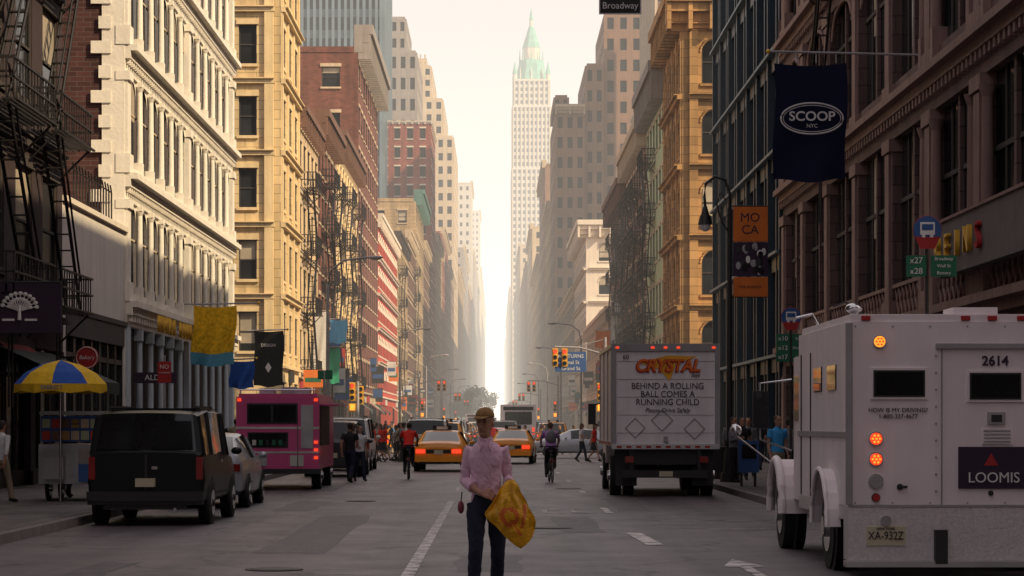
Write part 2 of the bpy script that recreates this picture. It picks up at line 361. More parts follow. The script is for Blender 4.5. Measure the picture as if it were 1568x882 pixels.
# ------------------------------------------------------------ GROUND
def asphalt():
    m,n,l,p=nt('asphalt');tc=n.new('ShaderNodeTexCoord')
    def nz(scale,det=6,mp=None):
        q=n.new('ShaderNodeTexNoise');q.inputs['Scale'].default_value=scale;q.inputs['Detail'].default_value=det;q.inputs['Roughness'].default_value=.62
        if mp:
            w=n.new('ShaderNodeMapping');w.inputs['Scale'].default_value=mp;l.new(tc.outputs['Object'],w.inputs[0]);l.new(w.outputs[0],q.inputs['Vector'])
        else: l.new(tc.outputs['Object'],q.inputs['Vector'])
        return q.outputs['Fac']
    def ramp(f,a,b,ca,cb):
        c=n.new('ShaderNodeValToRGB');c.color_ramp.elements[0].position=a;c.color_ramp.elements[1].position=b
        c.color_ramp.elements[0].color=(*ca,1);c.color_ramp.elements[1].color=(*cb,1);l.new(f,c.inputs[0]);return c.outputs[0]
    def mul(a,b,f=1):
        x=n.new('ShaderNodeMix');x.data_type='RGBA';x.blend_type='MULTIPLY';x.inputs['Factor'].default_value=f;l.new(a,x.inputs[6]);l.new(b,x.inputs[7]);return x.outputs[2]
    base=ramp(nz(.35),.3,.7,(.088,.074,.088),(.150,.126,.142))
    base=mul(base,ramp(nz(1,4,(1.1,.05,1)),.35,.65,(.60,.60,.62),(1.2,1.16,1.15)))
    base=mul(base,ramp(nz(45,3),.3,.7,(.62,.62,.62),(1.35,1.35,1.35)))
    base=mul(base,ramp(nz(1.7,7),.25,.45,(.6,.6,.6),(1,1,1)),.8)
    vo=n.new('ShaderNodeTexVoronoi');vo.feature='DISTANCE_TO_EDGE';vo.inputs['Scale'].default_value=.33
    w=n.new('ShaderNodeVectorMath');w.operation='ADD';nn=n.new('ShaderNodeTexNoise');nn.inputs['Scale'].default_value=1.2;l.new(tc.outputs['Object'],nn.inputs['Vector'])
    l.new(tc.outputs['Object'],w.inputs[0]);l.new(nn.outputs['Color'],w.inputs[1]);l.new(w.outputs[0],vo.inputs['Vector'])
    base=mul(base,ramp(vo.outputs['Distance'],.004,.02,(.28,.28,.28),(1,1,1)),.9)
    l.new(base,p.inputs['Base Color'])
    rr=n.new('ShaderNodeMapRange');rr.inputs[3].default_value=.34;rr.inputs[4].default_value=.66;l.new(nz(.8),rr.inputs[0]);l.new(rr.outputs[0],p.inputs['Roughness'])
    b=n.new('ShaderNodeBump');b.inputs['Strength'].default_value=.6;b.inputs['Distance'].default_value=.02;l.new(nz(30,5),b.inputs['Height']);l.new(b.outputs[0],p.inputs['Normal'])
    return m
M['asph']=asphalt()
def paint():
    m,n,l,p=nt('worn_road_paint');tc=n.new('ShaderNodeTexCoord');q=n.new('ShaderNodeTexNoise');q.inputs['Scale'].default_value=3;q.inputs['Detail'].default_value=8;q.inputs['Roughness'].default_value=.75
    l.new(tc.outputs['Object'],q.inputs['Vector']);c=n.new('ShaderNodeValToRGB');c.color_ramp.elements[0].position=.40;c.color_ramp.elements[1].position=.54
    c.color_ramp.elements[0].color=(.14,.125,.13,1);c.color_ramp.elements[1].color=(.70,.66,.65,1);l.new(q.outputs['Fac'],c.inputs[0]);l.new(c.outputs[0],p.inputs['Base Color']);p.inputs['Roughness'].default_value=.7
    return m
M['paint']=paint()
M['dirt']=mat('earth',(.09,.085,.08),scale=.05)
M['patch']=mat('asphalt_patch',(.080,.068,.078),rough=.55,var=.4,scale=3,bump=.4,bscale=35)
b=MB();b.frame((0,0,0),(1,0,0),(0,1,0));b.poly([(-6000,-3000,-.004),(6000,-3000,-.004),(6000,9000,-.004),(-6000,9000,-.004)],'dirt');b.done('ground')
b=MB();b.frame((0,0,0),(1,0,0),(0,1,0));b.poly([(KL-.2,-120,0),(KR+.2,-120,0),(KR+.2,4000,0),(KL-.2,4000,0)],'asph')
for y0,y1,xa,xb in((107,131,-80,KL-.2),(118,139,KR+.2,80),(14,35,KR+.2,80),(14,30,-80,KL-.2)):
    b.poly([(xa,y0-4,0),(xb,y0-4,0),(xb,y1+4,0),(xa,y1+4,0)],'asph')
b.done('road')
b=MB();b.frame((0,0,0),(1,0,0),(0,1,0));z=.006
def rect(x0,x1,y0,y1,m='paint',z=.006): b.poly([(x0,y0,z),(x1,y0,z),(x1,y1,z),(x0,y1,z)],m)
rect(-1.07,-.92,8,52)
for y in range(60,330,12): rect(-1.06,-.94,y,y+3.5)
b.poly([(2.12,33,z),(2.36,33,z),(2.26,37,z),(2.02,37,z)],'paint')
for y in (45,57,69,81,93,145,157,169,181,193): rect(2.1,2.24,y,y+3)
b.poly([(2.9,25,z),(3.03,25,z),(3.03,28,z),(2.9,28,z)],'paint');b.poly([(2.7,28,z),(3.23,28,z),(2.965,29.6,z)],'paint')
for x in (.35,.9,1.45): 
    rect(x,x+.1,45,47.2);rect(x+.101,x+.38,46.9,47.2)
    rect(x+.101,x+.38,45,45.25)
rect(3.4,4.6,38,38.14);rect(2.6,5.2,41.5,41.62)
rect(KL+.3,KR-.3,102.5,103.1);rect(KL+.3,KR-.3,106.6,106.9);rect(KL+.3,KR-.3,110,110.3)
rect(KL+.3,KR-.3,132,132.3);rect(KL+.3,KR-.3,136,136.3)
def blob(x0,x1,y0,y1,k):
    rr=random.Random(k);pts=[]
    for (xa,ya),(xb,yb) in (((x0,y0),(x1,y0)),((x1,y0),(x1,y1)),((x1,y1),(x0,y1)),((x0,y1),(x0,y0))):
        for t in range(5): f=t/5;pts.append((xa+(xb-xa)*f+rr.uniform(-.06,.06),ya+(yb-ya)*f+rr.uniform(-.15,.15),.003))
    b.poly(pts,'patch')
for k,a in enumerate(((1.0,1.7,37,43),(-3.2,-2.3,31,44),(-.1,.6,52,75),(-5,-4.2,60,68),(2.4,3.1,46,54),(-4.9,-4.4,24,29),(-.5,.3,27,30.5),(-4.4,-3.6,46,52))): blob(*a,k)
b.done('road_markings')
M['manh']=mat('manhole_iron',(.05,.045,.045),rough=.5,metal=.5,bump=.6,bscale=30)
for x,y in((.9,38.5),(-3.0,52),(1.9,62),(-2.6,27.5)):
    b=MB();b.cyl(0,0,0,.012,.34,.34,'manh',20);b.cyl(0,0,.012,.018,.28,.27,'manh',20);b.done('manhole_cover',loc=(x,y,0))
def sidewalkmat():
    m,n,l,p=nt('sidewalk_flags');tc=n.new('ShaderNodeTexCoord');br=n.new('ShaderNodeTexBrick');br.offset=0
    br.inputs['Scale'].default_value=1;br.inputs['Brick Width'].default_value=1.5;br.inputs['Row Height'].default_value=1.5;br.inputs['Mortar Size'].default_value=.012
    br.inputs['Color1'].default_value=(.11,.095,.095,1);br.inputs['Color2'].default_value=(.16,.14,.135,1);br.inputs['Mortar'].default_value=(.05,.05,.05,1)
    l.new(tc.outputs['Object'],br.inputs['Vector']);q=n.new('ShaderNodeTexNoise');q.inputs['Scale'].default_value=2.5;q.inputs['Detail'].default_value=8;l.new(tc.outputs['Object'],q.inputs['Vector'])
    c=n.new('ShaderNodeValToRGB');c.color_ramp.elements[0].position=.35;c.color_ramp.elements[0].color=(.55,.55,.55,1);c.color_ramp.elements[1].position=.6;l.new(q.outputs['Fac'],c.inputs[0])
    x=n.new('ShaderNodeMix');x.data_type='RGBA';x.blend_type='MULTIPLY';x.inputs['Factor'].default_value=1;l.new(br.outputs['Color'],x.inputs[6]);l.new(c.outputs[0],x.inputs[7]);l.new(x.outputs[2],p.inputs['Base Color']);p.inputs['Roughness'].default_value=.8
    return m
M['walk']=sidewalkmat();M['kerb']=stone('granite_kerb',(.20,.175,.17),scale=3)
def sidewalk(x0,x1,y0,y1,kx):
    b=MB();b.frame((0,0,0),(1,0,0),(0,1,0));a,c=(x0,x1)
    if kx==a: b.box(a,a+.18,y0,y1,-.1,.145,'kerb');b.box(a+.18,c,y0+.18,y1-.18,-.1,.15,'walk')
    else: b.box(c-.18,c,y0,y1,-.1,.145,'kerb');b.box(a,c-.18,y0+.18,y1-.18,-.1,.15,'walk')
    q=(a+.18,c) if kx==a else (a,c-.18)
    b.box(q[0],q[1],y0,y0+.178,-.1,.145,'kerb');b.box(q[0],q[1],y1-.178,y1,-.1,.145,'kerb')
    b.done('sidewalk')
sidewalk(XL-.2,KL,30,107,KL);sidewalk(XL-.2,KL,131,2600,KL);sidewalk(XL-.2,KL,-80,14,KL)
sidewalk(KR,XR+.2,35,118,KR);sidewalk(KR,XR+.2,139,2600,KR);sidewalk(KR,XR+.2,-80,14,KR)
# ------------------------------------------------------------ BUILDING PARTS
def win(b,u0,u1,z0,z1,glass,frame,det=1,arch=0):
    d=b.rd
    b.poly([(u0,-d,z0),(u1,-d,z0),(u1,-d,z1),(u0,-d,z1)],glass)
    if det and R.random()<.33:
        h=(z1-z0)*R.choice((.3,.5,.5,.8));b.poly([(u0,-d+.01,z1-h),(u1,-d+.01,z1-h),(u1,-d+.01,z1),(u0,-d+.01,z1)],'blind')
    if det:
        t=.07;f0,f1=-d+.015,-d+.06
        b.box(u0,u0+t,f0,f1,z0,z1,frame);b.box(u1-t,u1,f0,f1,z0,z1,frame)
        zm=(z0+z1)/2
        b.box(u0+t,u1-t,f0,f1-.005,zm-t/2,zm+t/2,frame);b.box(u0+t,u1-t,f0,f1-.005,z1-t,z1,frame)
    if arch:
        uc=(u0+u1)/2;r=(u1-u0)/2;zc=z1-r
        for s in(-1,1):
            pts=[(uc+s*r,-.005,z1)]+[(uc+s*r*math.cos(a),-.005,zc+r*math.sin(a)) for a in [i*math.pi/2/6 for i in range(7)]]
            b.poly(pts,arch)
            pts2=[(p[0],-d,p[2]) for p in pts]
            for i in range(1,7): b.poly([pts[i],pts[i+1],pts2[i+1],pts2[i]],arch)
def facade(b,W,z0,fl,nb,ww,wh,sill,wall,trim,frame='trimd',glass='glass',arch=0,belt=0,det=1,pil=0,lint=1):
    bw=W/nb;z=z0;w=bw*ww;k1=.5 if b.rd<.15 else 1
    for i,fh in enumerate(fl):
        z1=z+fh*sill;z2=z1+fh*wh
        b.box(0,W,-.35,0,z,z1,wall);b.box(0,W,-.35,0,z2,z+fh,wall)
        e=0
        for k in range(nb):
            u0=k*bw+(bw-w)/2;u1=u0+w
            b.box(e,u0,-.35,0,z1,z2,wall);e=u1
            win(b,u0,u1,z1,z2,glass,frame,det,wall if arch else 0)
            if lint:
                b.box(u0-.1,u1+.1,-.02,.14*k1,z1-.16,z1,trim)
                if not arch: b.box(u0-.12,u1+.12,-.02,.12*k1,z2,z2+.28,trim)
                if arch and det:
                    uc=(u0+u1)/2;r=w/2+.1;zc=z2-w/2
                    b.tube([(uc+r*math.cos(a*math.pi/8),.0,zc+r*math.sin(a*math.pi/8)) for a in range(9)],.08,trim,5)
        b.box(e,W,-.35,0,z1,z2,wall)
        if belt:
            b.box(0,W,-.02,belt,z+fh-.3,z+fh-.06,trim);b.box(0,W,-.02,belt*1.6,z+fh-.058,z+fh,trim)
        z+=fh
    if pil:
        for k in range(nb+1):
            c=min(max(k*bw,.3),W-.3);b.box(c-.25,c+.25,-.02,pil*k1,z0,z-.35,trim)
    return z
def cornice(b,W,z,dep,h,m,brk=1.2,u0=0):
    b.box(u0,W,-.35,dep*.3,z,z+h*.35,m);b.box(u0,W,-.35,dep*.7,z+h*.35,z+h*.65,m);b.box(u0,W,-.35,dep,z+h*.65,z+h,m)
    if brk:
        n=max(2,int((W-u0)/brk))
        for i in range(n+1):
            c=u0+.15+(W-u0-.3)*i/n;b.box(c-.12,c+.12,-.02,dep*.85,z-h*.25,z+h*.64,m)
def store(b,W,h,wall,trim,bay=4.5,glass='glass'):
    nb=max(1,round(W/bay));bw=W/nb
    for k in range(nb+1):
        c=k*bw;u0=max(0,c-.3);u1=min(W,c+.3);b.box(u0,u1,-.35,.06,0,h-.9,wall)
        b.box(u0-.0,u1+.0,-.02,.12,0,.5,trim)
    b.box(0,W,-.35,.02,h-.9,h-.15,R.choice((trim,wall,'dark')));b.box(0,W,-.35,.25,h-.15,h,trim)
    for k in range(nb):
        u0=k*bw+.3;u1=(k+1)*bw-.3
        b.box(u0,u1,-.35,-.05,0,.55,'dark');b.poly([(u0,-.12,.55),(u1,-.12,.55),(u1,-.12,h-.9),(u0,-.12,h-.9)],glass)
        for t in range(1,3): c=u0+(u1-u0)*t/3;b.box(c-.04,c+.04,-.11,-.05,.55,h-.9,'trimd')
        b.box(u0,u1,-.11,-.05,h-1.7,h-1.6,'trimd')
        if R.random()<.3:
            c=R.choice(AWN);b.add([b.P(u0,0.02,h-.9),b.P(u1,.02,h-.9),b.P(u1,1.1,h-1.7),b.P(u0,1.1,h-1.7),b.P(u1,1.1,h-1.95),b.P(u0,1.1,h-1.95)],[(0,1,2,3),(3,2,4,5)],c)
        elif R.random()<.45:
            b.box(u0+.2,u1-.2,.02,.14,h-.85,h-.25,R.choice(SGN))
AWN=[cloth('awning_dark',(.03,.04,.04)),cloth('awning_red',(.18,.03,.03)),cloth('awning_green',(.03,.09,.06)),cloth('awning_cream',(.4,.36,.28))]
SGN=[mat('sign_white',(.55,.54,.52)),mat('sign_black',(.02,.02,.02)),mat('sign_red',(.40,.04,.04)),mat('sign_blue',(.03,.09,.26)),mat('sign_orange',(.64,.16,.02)),mat('sign_green',(.015,.13,.07))]
def fire_escape(b,u0,u1,zs,m='iron',dep=.9,det=1):
    for i,z in enumerate(zs):
        for k in range(7):
            n=.03+dep*k/6;b.box(u0,u1,n,n+.07,z,z+.05,m)
        for h in (.5,.95): 
            b.box(u0,u1,dep,dep+.05,z+h,z+h+.05,m)
            for u in(u0,u1-.05): b.box(u,u+.05,0,dep,z+h,z+h+.05,m)
        st=.35;k=u0
        while k<u1: b.box(k,k+.03,dep,dep+.03,z,z+.95,m);k+=st
        for k in range(5):
            for u in (u0,u1-.03): b.box(u,u+.03,dep*k/5,dep*k/5+.04,z,z+.95,m)
        for u in (u0,u1-.03):
            b.tube([(u,0,z-.8),(u,dep*.9,z)],.03,m,4)
        if i<len(zs)-1:
            z2=zs[i+1];s=1 if i%2 else -1;ua,ub=(u0+.5,u1-.6) if s>0 else (u1-.5,u0+.6)
            for n in(.3,.68): b.tube([(ua,n,z+.04),(ub,n,z2)],.045,m,4)
            for t in range(1,11):
                f=t/11;uu=ua+(ub-ua)*f;b.box(uu-.1,uu+.1,.3,.68,z+(z2-z)*f,z+(z2-z)*f+.03,m)
            b.tube([(ua,.68,z+.9),(ub,.68,z2+.9)],.03,m,4)
    b.tube([(u0+.4,dep*.8,zs[0]),(u0+.4,dep*.8,zs[0]-2.6)],.03,m,4);b.tube([(u0+.8,dep*.8,zs[0]),(u0+.8,dep*.8,zs[0]-2.6)],.03,m,4)
def building(name,side,D0,D1,H,nf,wall,trim,nb=None,gf=4.6,ww=.5,wh=.55,sill=.2,x=None,front=0,fnb=3,arch=0,belt=0,det=1,pil=0,cor=(.55,1.1),corm=None,fe=None,depth=22,frame='trimd',glass='glass',fz=0,fwall=None,core=None,lint=1,roofbits=1):
    s=-1 if side=='L' else 1
    X=x if x is not None else (XL if s<0 else XR)
    b=MB();W=D1-D0-.02
    nb=nb or max(2,round(W/3.2));fh=(H-gf)/nf
    b.frame((X,D0,0),(0,1,0),(-s,0,0))
    if det: store(b,W,gf,wall,trim)
    else: b.box(0,W,-.35,0,0,gf,wall)
    facade(b,W,gf,[fh]*nf,nb,ww,wh,sill,wall,trim,frame,glass,arch,belt,det,pil,lint)
    if fe:
        zs=[gf+fh*i+.1 for i in range(nf)]
        for a,c in fe: fire_escape(b,a,c,zs,det=det)
    cd,chh=cor
    if cd: cornice(b,W,H,cd,chh,corm or trim,1.2 if det else 3)
    xa,xb=sorted((X+s*.36,X+s*depth))
    y0=D0+(.37 if front else 0)
    b.frame((0,0,0),(1,0,0),(0,1,0));cw=core or wall
    b.box(xa,xb,y0,D1-.03,0,H+.4,cw)
    if roofbits:
        for _ in range(2):
            rx=xa+R.random()*(xb-xa-5);ry=D0+2+R.random()*max(.1,W-7)
            b.box(rx,rx+3,ry,ry+3,H+.4,H+.4+R.choice((2,3)),R.choice(('roof',wall)))
    if front:
        b.rd=.22
        xo=X-.36-front if s<0 else X+.36
        b.frame((xo,D0,0),(1,0,0),(0,-1,0));fw=fwall or wall
        if fz: 
            b.box(0,front,-.35,0,0,fz,fw)
            n=max(1,round((H-fz)/fh));facade(b,front,fz,[(H-fz)/n]*n,fnb,ww*.8,wh*.8,.25,fw,trim,frame,glass,arch,belt,det,0,lint)
            b.box(0,front,-.3,.08,H,H+.5,fw)
        else:
            b.box(0,front,-.35,0,0,gf,fw);facade(b,front,gf,[fh]*nf,fnb,ww*.8,wh,sill,fw,trim,frame,glass,arch,belt,det,pil,lint)
            if cd: 
                if s<0: cornice(b,front+.36+cd*.9,H,cd,chh,corm or trim,1.2)
                else: cornice(b,front,H,cd,chh,corm or trim,1.2,u0=-.36-cd*.9)
    return b.done(name)
# ---- LEFT SIDE
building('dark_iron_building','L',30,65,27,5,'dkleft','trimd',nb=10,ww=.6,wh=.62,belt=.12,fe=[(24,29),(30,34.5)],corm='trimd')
building('unseen_brick_building','L',-60,14,24,5,'brownb','trimc',det=0)
b=MB();b.frame((XL,65,0),(0,1,0),(1,0,0));W=10.98
b.box(0,W,-.35,0,5.0,7.9,'stucco');b.box(0,W,-.4,.12,7.9,8.05,'trimw');b.box(0,W,-.35,.08,4.85,5.0,'trimd')
b.box(0,.4,-.35,.02,0,4.85,'stucco');b.box(W-.4,W,-.35,.02,0,4.85,'stucco')
b.poly([(.4,-.12,0),(W-.4,-.12,0),(W-.4,-.12,4.85),(.4,-.12,4.85)],'glass')
for i in range(8): u=.4+(W-.8)*i/7;b.box(u-.05,u+.05,-.11,-.02,0,4.85,'iron')
b.box(.4,W-.4,-.11,-.03,3.6,3.75,'iron');b.box(.4,W-.4,-.11,.05,4.2,4.84,'trimd')
for i in range(14): b.tube([(8-i*.5,.05,8.05),(8-i*.5,.05,8.9),(7.75-i*.5,.05,9.1)],.025,'iron',4)
b.tube([(1,.05,8.9),(8,.05,8.9)],.025,'iron',4)
b.frame((0,0,0),(1,0,0),(0,1,0));b.box(-34,XL-.36,65,75.9,0,7.7,'stucco');b.done('stucco_shop')
def castiron():
    b=MB();D0,D1=76,107;W=D1-D0
    b.frame((XL,D0,0),(0,1,0),(1,0,0))
    lv=[5.7,9.85,14.0,18.1,22.2,26.2]
    big=[.35,W/2,W-.35];GD=-.13
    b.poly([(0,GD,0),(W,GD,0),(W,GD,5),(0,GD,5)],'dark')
    for c in big: b.box(c-.34,c+.34,GD,.08,0,4.9,'whiteblue')
    for a,c in((.35,W/2),(W/2,W-.35)):
        for k in range(1,6):
            u=a+(c-a)*k/6;b.cyl(u,.02,.7,4.5,.12,.10,'whiteblue',12);b.box(u-.18,u+.18,GD,.15,0,.7,'whiteblue');b.box(u-.17,u+.17,GD,.14,4.5,4.9,'whiteblue')
    b.box(0,W,-.6,.05,4.9,5.25,'white');b.box(0,W,-.6,.25,5.25,5.5,'white');b.box(0,W,-.6,.4,5.5,5.7,'white')
    for i in range(60): u=.2+(W-.4)*i/59;b.box(u-.08,u+.08,.05,.22,5.05,5.25,'white')
    for j in range(5):
        z0,z1=lv[j],lv[j+1]
        cm='white'
        b.poly([(0,GD,z0),(W,GD,z0),(W,GD,z1),(0,GD,z1)],'glass')
        b.box(0,W,GD+.01,-.04,z0,z0+.35,cm)
        b.box(0,W,-.3,0,z1-.85,z1-.45,cm);b.box(0,W,-.3,.18,z1-.45,z1-.2,cm);b.box(0,W,-.3,.40,z1-.2,z1,cm)
        for i in range(76): u=.2+(W-.4)*i/75;b.box(u-.06,u+.06,0,.15,z1-.6,z1-.45,cm)
        for c in big:
            b.box(c-.35,c+.35,-.3,.08,z0+.45,z1-.85,cm);b.box(c-.4,c+.4,-.3,.16,z0+.001,z0+.62,cm);b.box(c-.4,c+.4,-.3,.16,z1-1.15,z1-.86,cm)
        for a,c in((.35,W/2),(W/2,W-.35)):
            n=6
            for k in range(n):
                ua=a+(c-a)*k/n;ub=a+(c-a)*(k+1)/n
                if k: 
                    u=ua;b.cyl(u,0.03,z0+.6,z1-1.1,.118,.095,cm,12);b.box(u-.18,u+.18,GD,.15,z0+.002,z0+.6,cm);b.box(u-.17,u+.17,GD,.14,z1-1.0,z1-.85,cm);b.cyl(u,.03,z1-1.16,z1-1.0,.10,.17,cm,12)
                l=ua+.16 if k else ua+.36; r=ub-.16 if k<n-1 else ub-.36
                zm=z0+2.1
                b.box(l,r,GD+.01,GD+.03,zm,zm+.06,'trimc');b.box((l+r)/2-.03,(l+r)/2+.03,GD+.01,GD+.025,z0+.35,z1-.85,'trimd')
                uc=(l+r)/2;rr=(r-l)/2;zc=z1-.85-rr*.55
                for s in(-1,1):
                    b.poly([(uc+s*rr,GD+.055,z1-.85)]+[(uc+s*rr*math.cos(t),GD+.055,zc+rr*.55*math.sin(t)) for t in [q*math.pi/10 for q in range(6)]],cm)
                if R.random()<.15: h=R.uniform(.5,1.5);b.poly([(l,GD+.008,z1-.85-h),(r,GD+.008,z1-.85-h),(r,GD+.008,z1-.85),(l,GD+.008,z1-.85)],'blind')
    cornice(b,W,26.2,.9,1.5,'white')
    b.frame((0,0,0),(1,0,0),(0,1,0));b.box(-34,XL-.3,76.05,106.95,0,27,'dkbrick')
    b.box(XL-.75,XL-.02,75.98,76.04,8.1,27,'white')
    for i in range(23): b.box(XL-.85-.25*(i%2),XL-.45,75.93,75.975,8.1+i*.8,8.5+i*.8,'white')
    return b.done('cast_iron_building')
castiron()
building('cream_stone_building','L',131,142.5,29,6,'cream','creamt',nb=3,ww=.42,belt=.25,front=9,fnb=3,pil=.22,gf=5,cor=(.9,1.4))
building('tenement_building','L',142.5,158,20,4,'cream2','trimc',nb=5,fe=[(2,7)],belt=.1,corm='brown')
building('tenement_building','L',158,176,21.5,5,'brownb','trimc',nb=6,fe=[(3,8),(11,16)],corm='brown',cor=(.8,1.4))
building('tenement_building','L',176,203.5,22.5,5,'cream2','creamt',nb=9,fe=[(5,11),(18,24)],arch=1,cor=(.8,1.3),corm='brown')
building('brown_brick_building','L',204,238,34,8,'brownb','trimc',nb=9,front=16,fnb=4,fz=14,cor=(1.3,2.4),corm='grayt',belt=0,depth=26)
building('red_painted_building','L',238,284,22,5,'redp','trimw',nb=14,arch=1,belt=.25,front=0,corm='trimw')
building('tenement_building','L',284,318,24,5,'cream3','trimc',nb=9,front=8,fz=18,fe=[(4,10)],corm='trimd')
building('tenement_building','L',318,351,27,6,'brown','trimc',nb=9,belt=.1,fe=[(20,26)])
building('stone_loft_building','L',351,388,35,8,'cream3','trimc',nb=9,front=10,fz=18,corm='teal',cor=(1.3,1.8))
building('loft_building','L',388,432,31,7,'brown','trimc',nb=10)
building('red_brick_tower','L',432,462,57,15,'redb','trimw',nb=8,front=14,fnb=6,cor=(.3,.5),det=0,frame='trimw',ww=.55)
hs_=[('tenement_building',462,520,38,'cream3'),('loft_building',520,585,44,'redb'),('loft_building',585,664,40,'brown'),('loft_building',740,860,50,'cream3'),('loft_building',860,1000,66,'grayt'),('loft_building',1000,1120,60,'brown'),('office_tower',1125,1200,117,'pale'),('office_tower',1200,1680,90,'grayt'),('office_tower',1690,1780,155,'pale'),('office_tower',1780,2600,120,'towerc')]
for n,a,c,h,w in hs_:
    building(n,'L',a,c,h,max(6,int(h/4.5)),w,'trimc',nb=max(6,int((c-a)/7)),det=0,front=12,fnb=4,fz=h*.3,lint=1 if a<700 else 0,cor=(.8,1.4))
def tower(name,x0,x1,y0,y1,H,nx,ny,nf,wall,trim='trimc',z0=0,ww=.5,wh=.55,pil=0,glass='glass',b=None,cor=0):
    own=b is None
    b=b or MB();fh=(H-z0)/nf;b.rd=.22
    b.frame((x0,y0,0),(1,0,0),(0,-1,0));facade(b,x1-x0,z0,[fh]*nf,nx,ww,wh,.25,wall,trim,glass=glass,det=0,lint=0,pil=pil)
    if cor: cornice(b,x1-x0,H,cor,cor*1.3,trim,3)
    b.frame((x0,y0+.36,0),(0,1,0),(-1,0,0));facade(b,y1-y0-.36,z0,[fh]*nf,ny,ww,wh,.25,wall,trim,glass=glass,det=0,lint=0,pil=pil)
    b.frame((x1,y0+.36,0),(0,1,0),(1,0,0));facade(b,y1-y0-.36,z0,[fh]*nf,ny,ww,wh,.25,wall,trim,glass=glass,det=0,lint=0,pil=pil)
    b.frame((0,0,0),(1,0,0),(0,1,0));b.box(x0+.36,x1-.36,y0+.36,y1,z0,H+.5,wall)
    if own: return b.done(name)
b=MB()
tower('',-32,-12,665,735,83,8,14,22,'towerc',b=b);tower('',-31.5,-15,668,730,94,6,12,3,'towerc',z0=83.6,b=b);tower('',-31,-18.4,672,725,104,5,10,3,'towerc',z0=94.6,b=b)
b.frame((0,0,0),(1,0,0),(0,1,0));b.box(-30,-20,676,700,104.6,107,'towerc')
for i in range(9): b.box(-31+i*1.3,-30.6+i*1.3,672,673,105.2,107.5,'towerc')
b.box(-30.5,-29.5,680,681,104,112,'iron');b.done('setback_tower')
tower('glass_office_tower',-38,-20.3,420,450,90,16,10,24,'glasst','glasst',ww=.7,wh=.6,pil=.4,glass='glass_l')
b=MB();tower('',-42,-21,300,330,41,6,8,8,'brownb',b=b);b.done('brick_loft_building')
b=MB();tower('',-30,-17.5,520,560,84,6,8,18,'grayt',b=b);tower('',-29,-20,523,555,92,5,8,2,'grayt',z0=84.6,b=b);b.done('grey_office_tower')
b=MB();b.frame((-30,215,0),(1,0,0),(0,-1,0));b.box(1,7.6,-8,0,34.5,38.5,'dkbrick');b.done('rooftop_bulkhead')
# ---- RIGHT SIDE
def rightstone():
    b=MB();D0,D1=35,90;W=D1-D0
    b.frame((XR,D0,0),(0,1,0),(-1,0,0))
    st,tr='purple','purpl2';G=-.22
    nb=9;bw=W/nb;fl=[(0,4.6),(4.6,10.6),(10.6,16.2),(16.2,21),(21,25.6)]
    for j,(z0,z1) in enumerate(fl):
        ent=1.0 if j else .7
        b.poly([(0,G,z0),(W,G,z0),(W,G,z1),(0,G,z1)],'glass')
        b.box(0,W,-.7,.02,z1-ent,z1-.45,st);b.box(0,W,-.7,.2,z1-.45,z1-.2,tr);b.box(0,W,-.7,.42,z1-.2,z1,tr)
        if j:
            b.box(0,W,-.65,-.02,z0,z0+.55,st)
            for i in range(int(W/.5)): b.box(.1+i*.5,.3+i*.5,.02,.17,z1-.68,z1-.45,tr)
        for k in range(nb+1):
            c=min(max(k*bw,.55),W-.55)
            b.box(c-.55,c+.55,-.65,.05,z0,z1-ent,st);b.box(c-.32,c+.32,.0,.12,z0+.5,z1-ent-.4,tr)
            if j: 
                b.box(c-.62,c+.62,-.5,.16,z0,z0+.5,tr);b.box(c-.62,c+.62,-.5,.16,z1-ent-.35,z1-ent-.002,tr)
                if k<5 or j>2:
                    for d in(-.8,.8):
                        b.cyl(c+d,.02,z0+1.0,z1-ent-.4,.15,.125,tr,14);b.box(c+d-.18,c+d+.18,-.3,.16,z0+.002,z0+1.0,tr);b.cyl(c+d,.02,z1-ent-.6,z1-ent-.3,.12,.22,tr,10)
        for k in range(nb):
            c=(k+.5)*bw
            if j:
                b.box(c-.11,c+.11,G+.01,-.1,z0+.5,z1-ent,st)
                for d in(-1.25,1.25): b.box(c+d-.04,c+d+.04,G+.01,-.17,z0+.5,z1-ent,'trimd')
                b.box(k*bw+.55,(k+1)*bw-.55,G+.005,-.16,z0+3.2,z0+3.32,'trimd')
                if R.random()<.35: b.poly([(c+.13,G+.004,z0+2.6),(c+1.2,G+.004,z0+2.6),(c+1.2,G+.004,z1-ent),(c+.13,G+.004,z1-ent)],'blind')
                if j>1:
                    l=k*bw+.95;r=(k+1)*bw-.95;uc=(l+r)/2;rr=(r-l)/2;zc=z1-ent-1.0
                    for s in(-1,1): b.poly([(uc+s*rr,-.03,z1-ent)]+[(uc+s*rr*math.cos(t),-.03,zc+1.0*math.sin(t)) for t in [q*math.pi/12 for q in range(7)]],st)
                    b.tube([(uc+rr*math.cos(t*math.pi/12),-.0,zc+.95*math.sin(t*math.pi/12)) for t in range(13)],.07,tr,5)
                if j==1:
                    for i in range(8):
                        u=k*bw+.8+i*.56
                        b.tube([(u,.0,z0+.05),(u+.56,.0,z0+.85)],.035,tr,4);b.tube([(u+.56,.0,z0+.05),(u,.0,z0+.85)],.035,tr,4)
                    b.box(k*bw+.6,(k+1)*bw-.6,-.06,.06,z0+.85,z0+.95,tr)
            else:
                b.box(k*bw+.5,(k+1)*bw-.5,-.68,-.1,0,.5,'trimd')
                for d in(-1,1): b.box(c+d-.05,c+d+.05,G+.01,-.12,.5,3.9,'trimd')
    cornice(b,W,25.6,1.2,1.8,tr)
    fire_escape(b,39,44,[10.7,16.3,21.1])
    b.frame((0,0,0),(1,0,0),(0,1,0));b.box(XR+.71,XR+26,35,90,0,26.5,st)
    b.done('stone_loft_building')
rightstone()
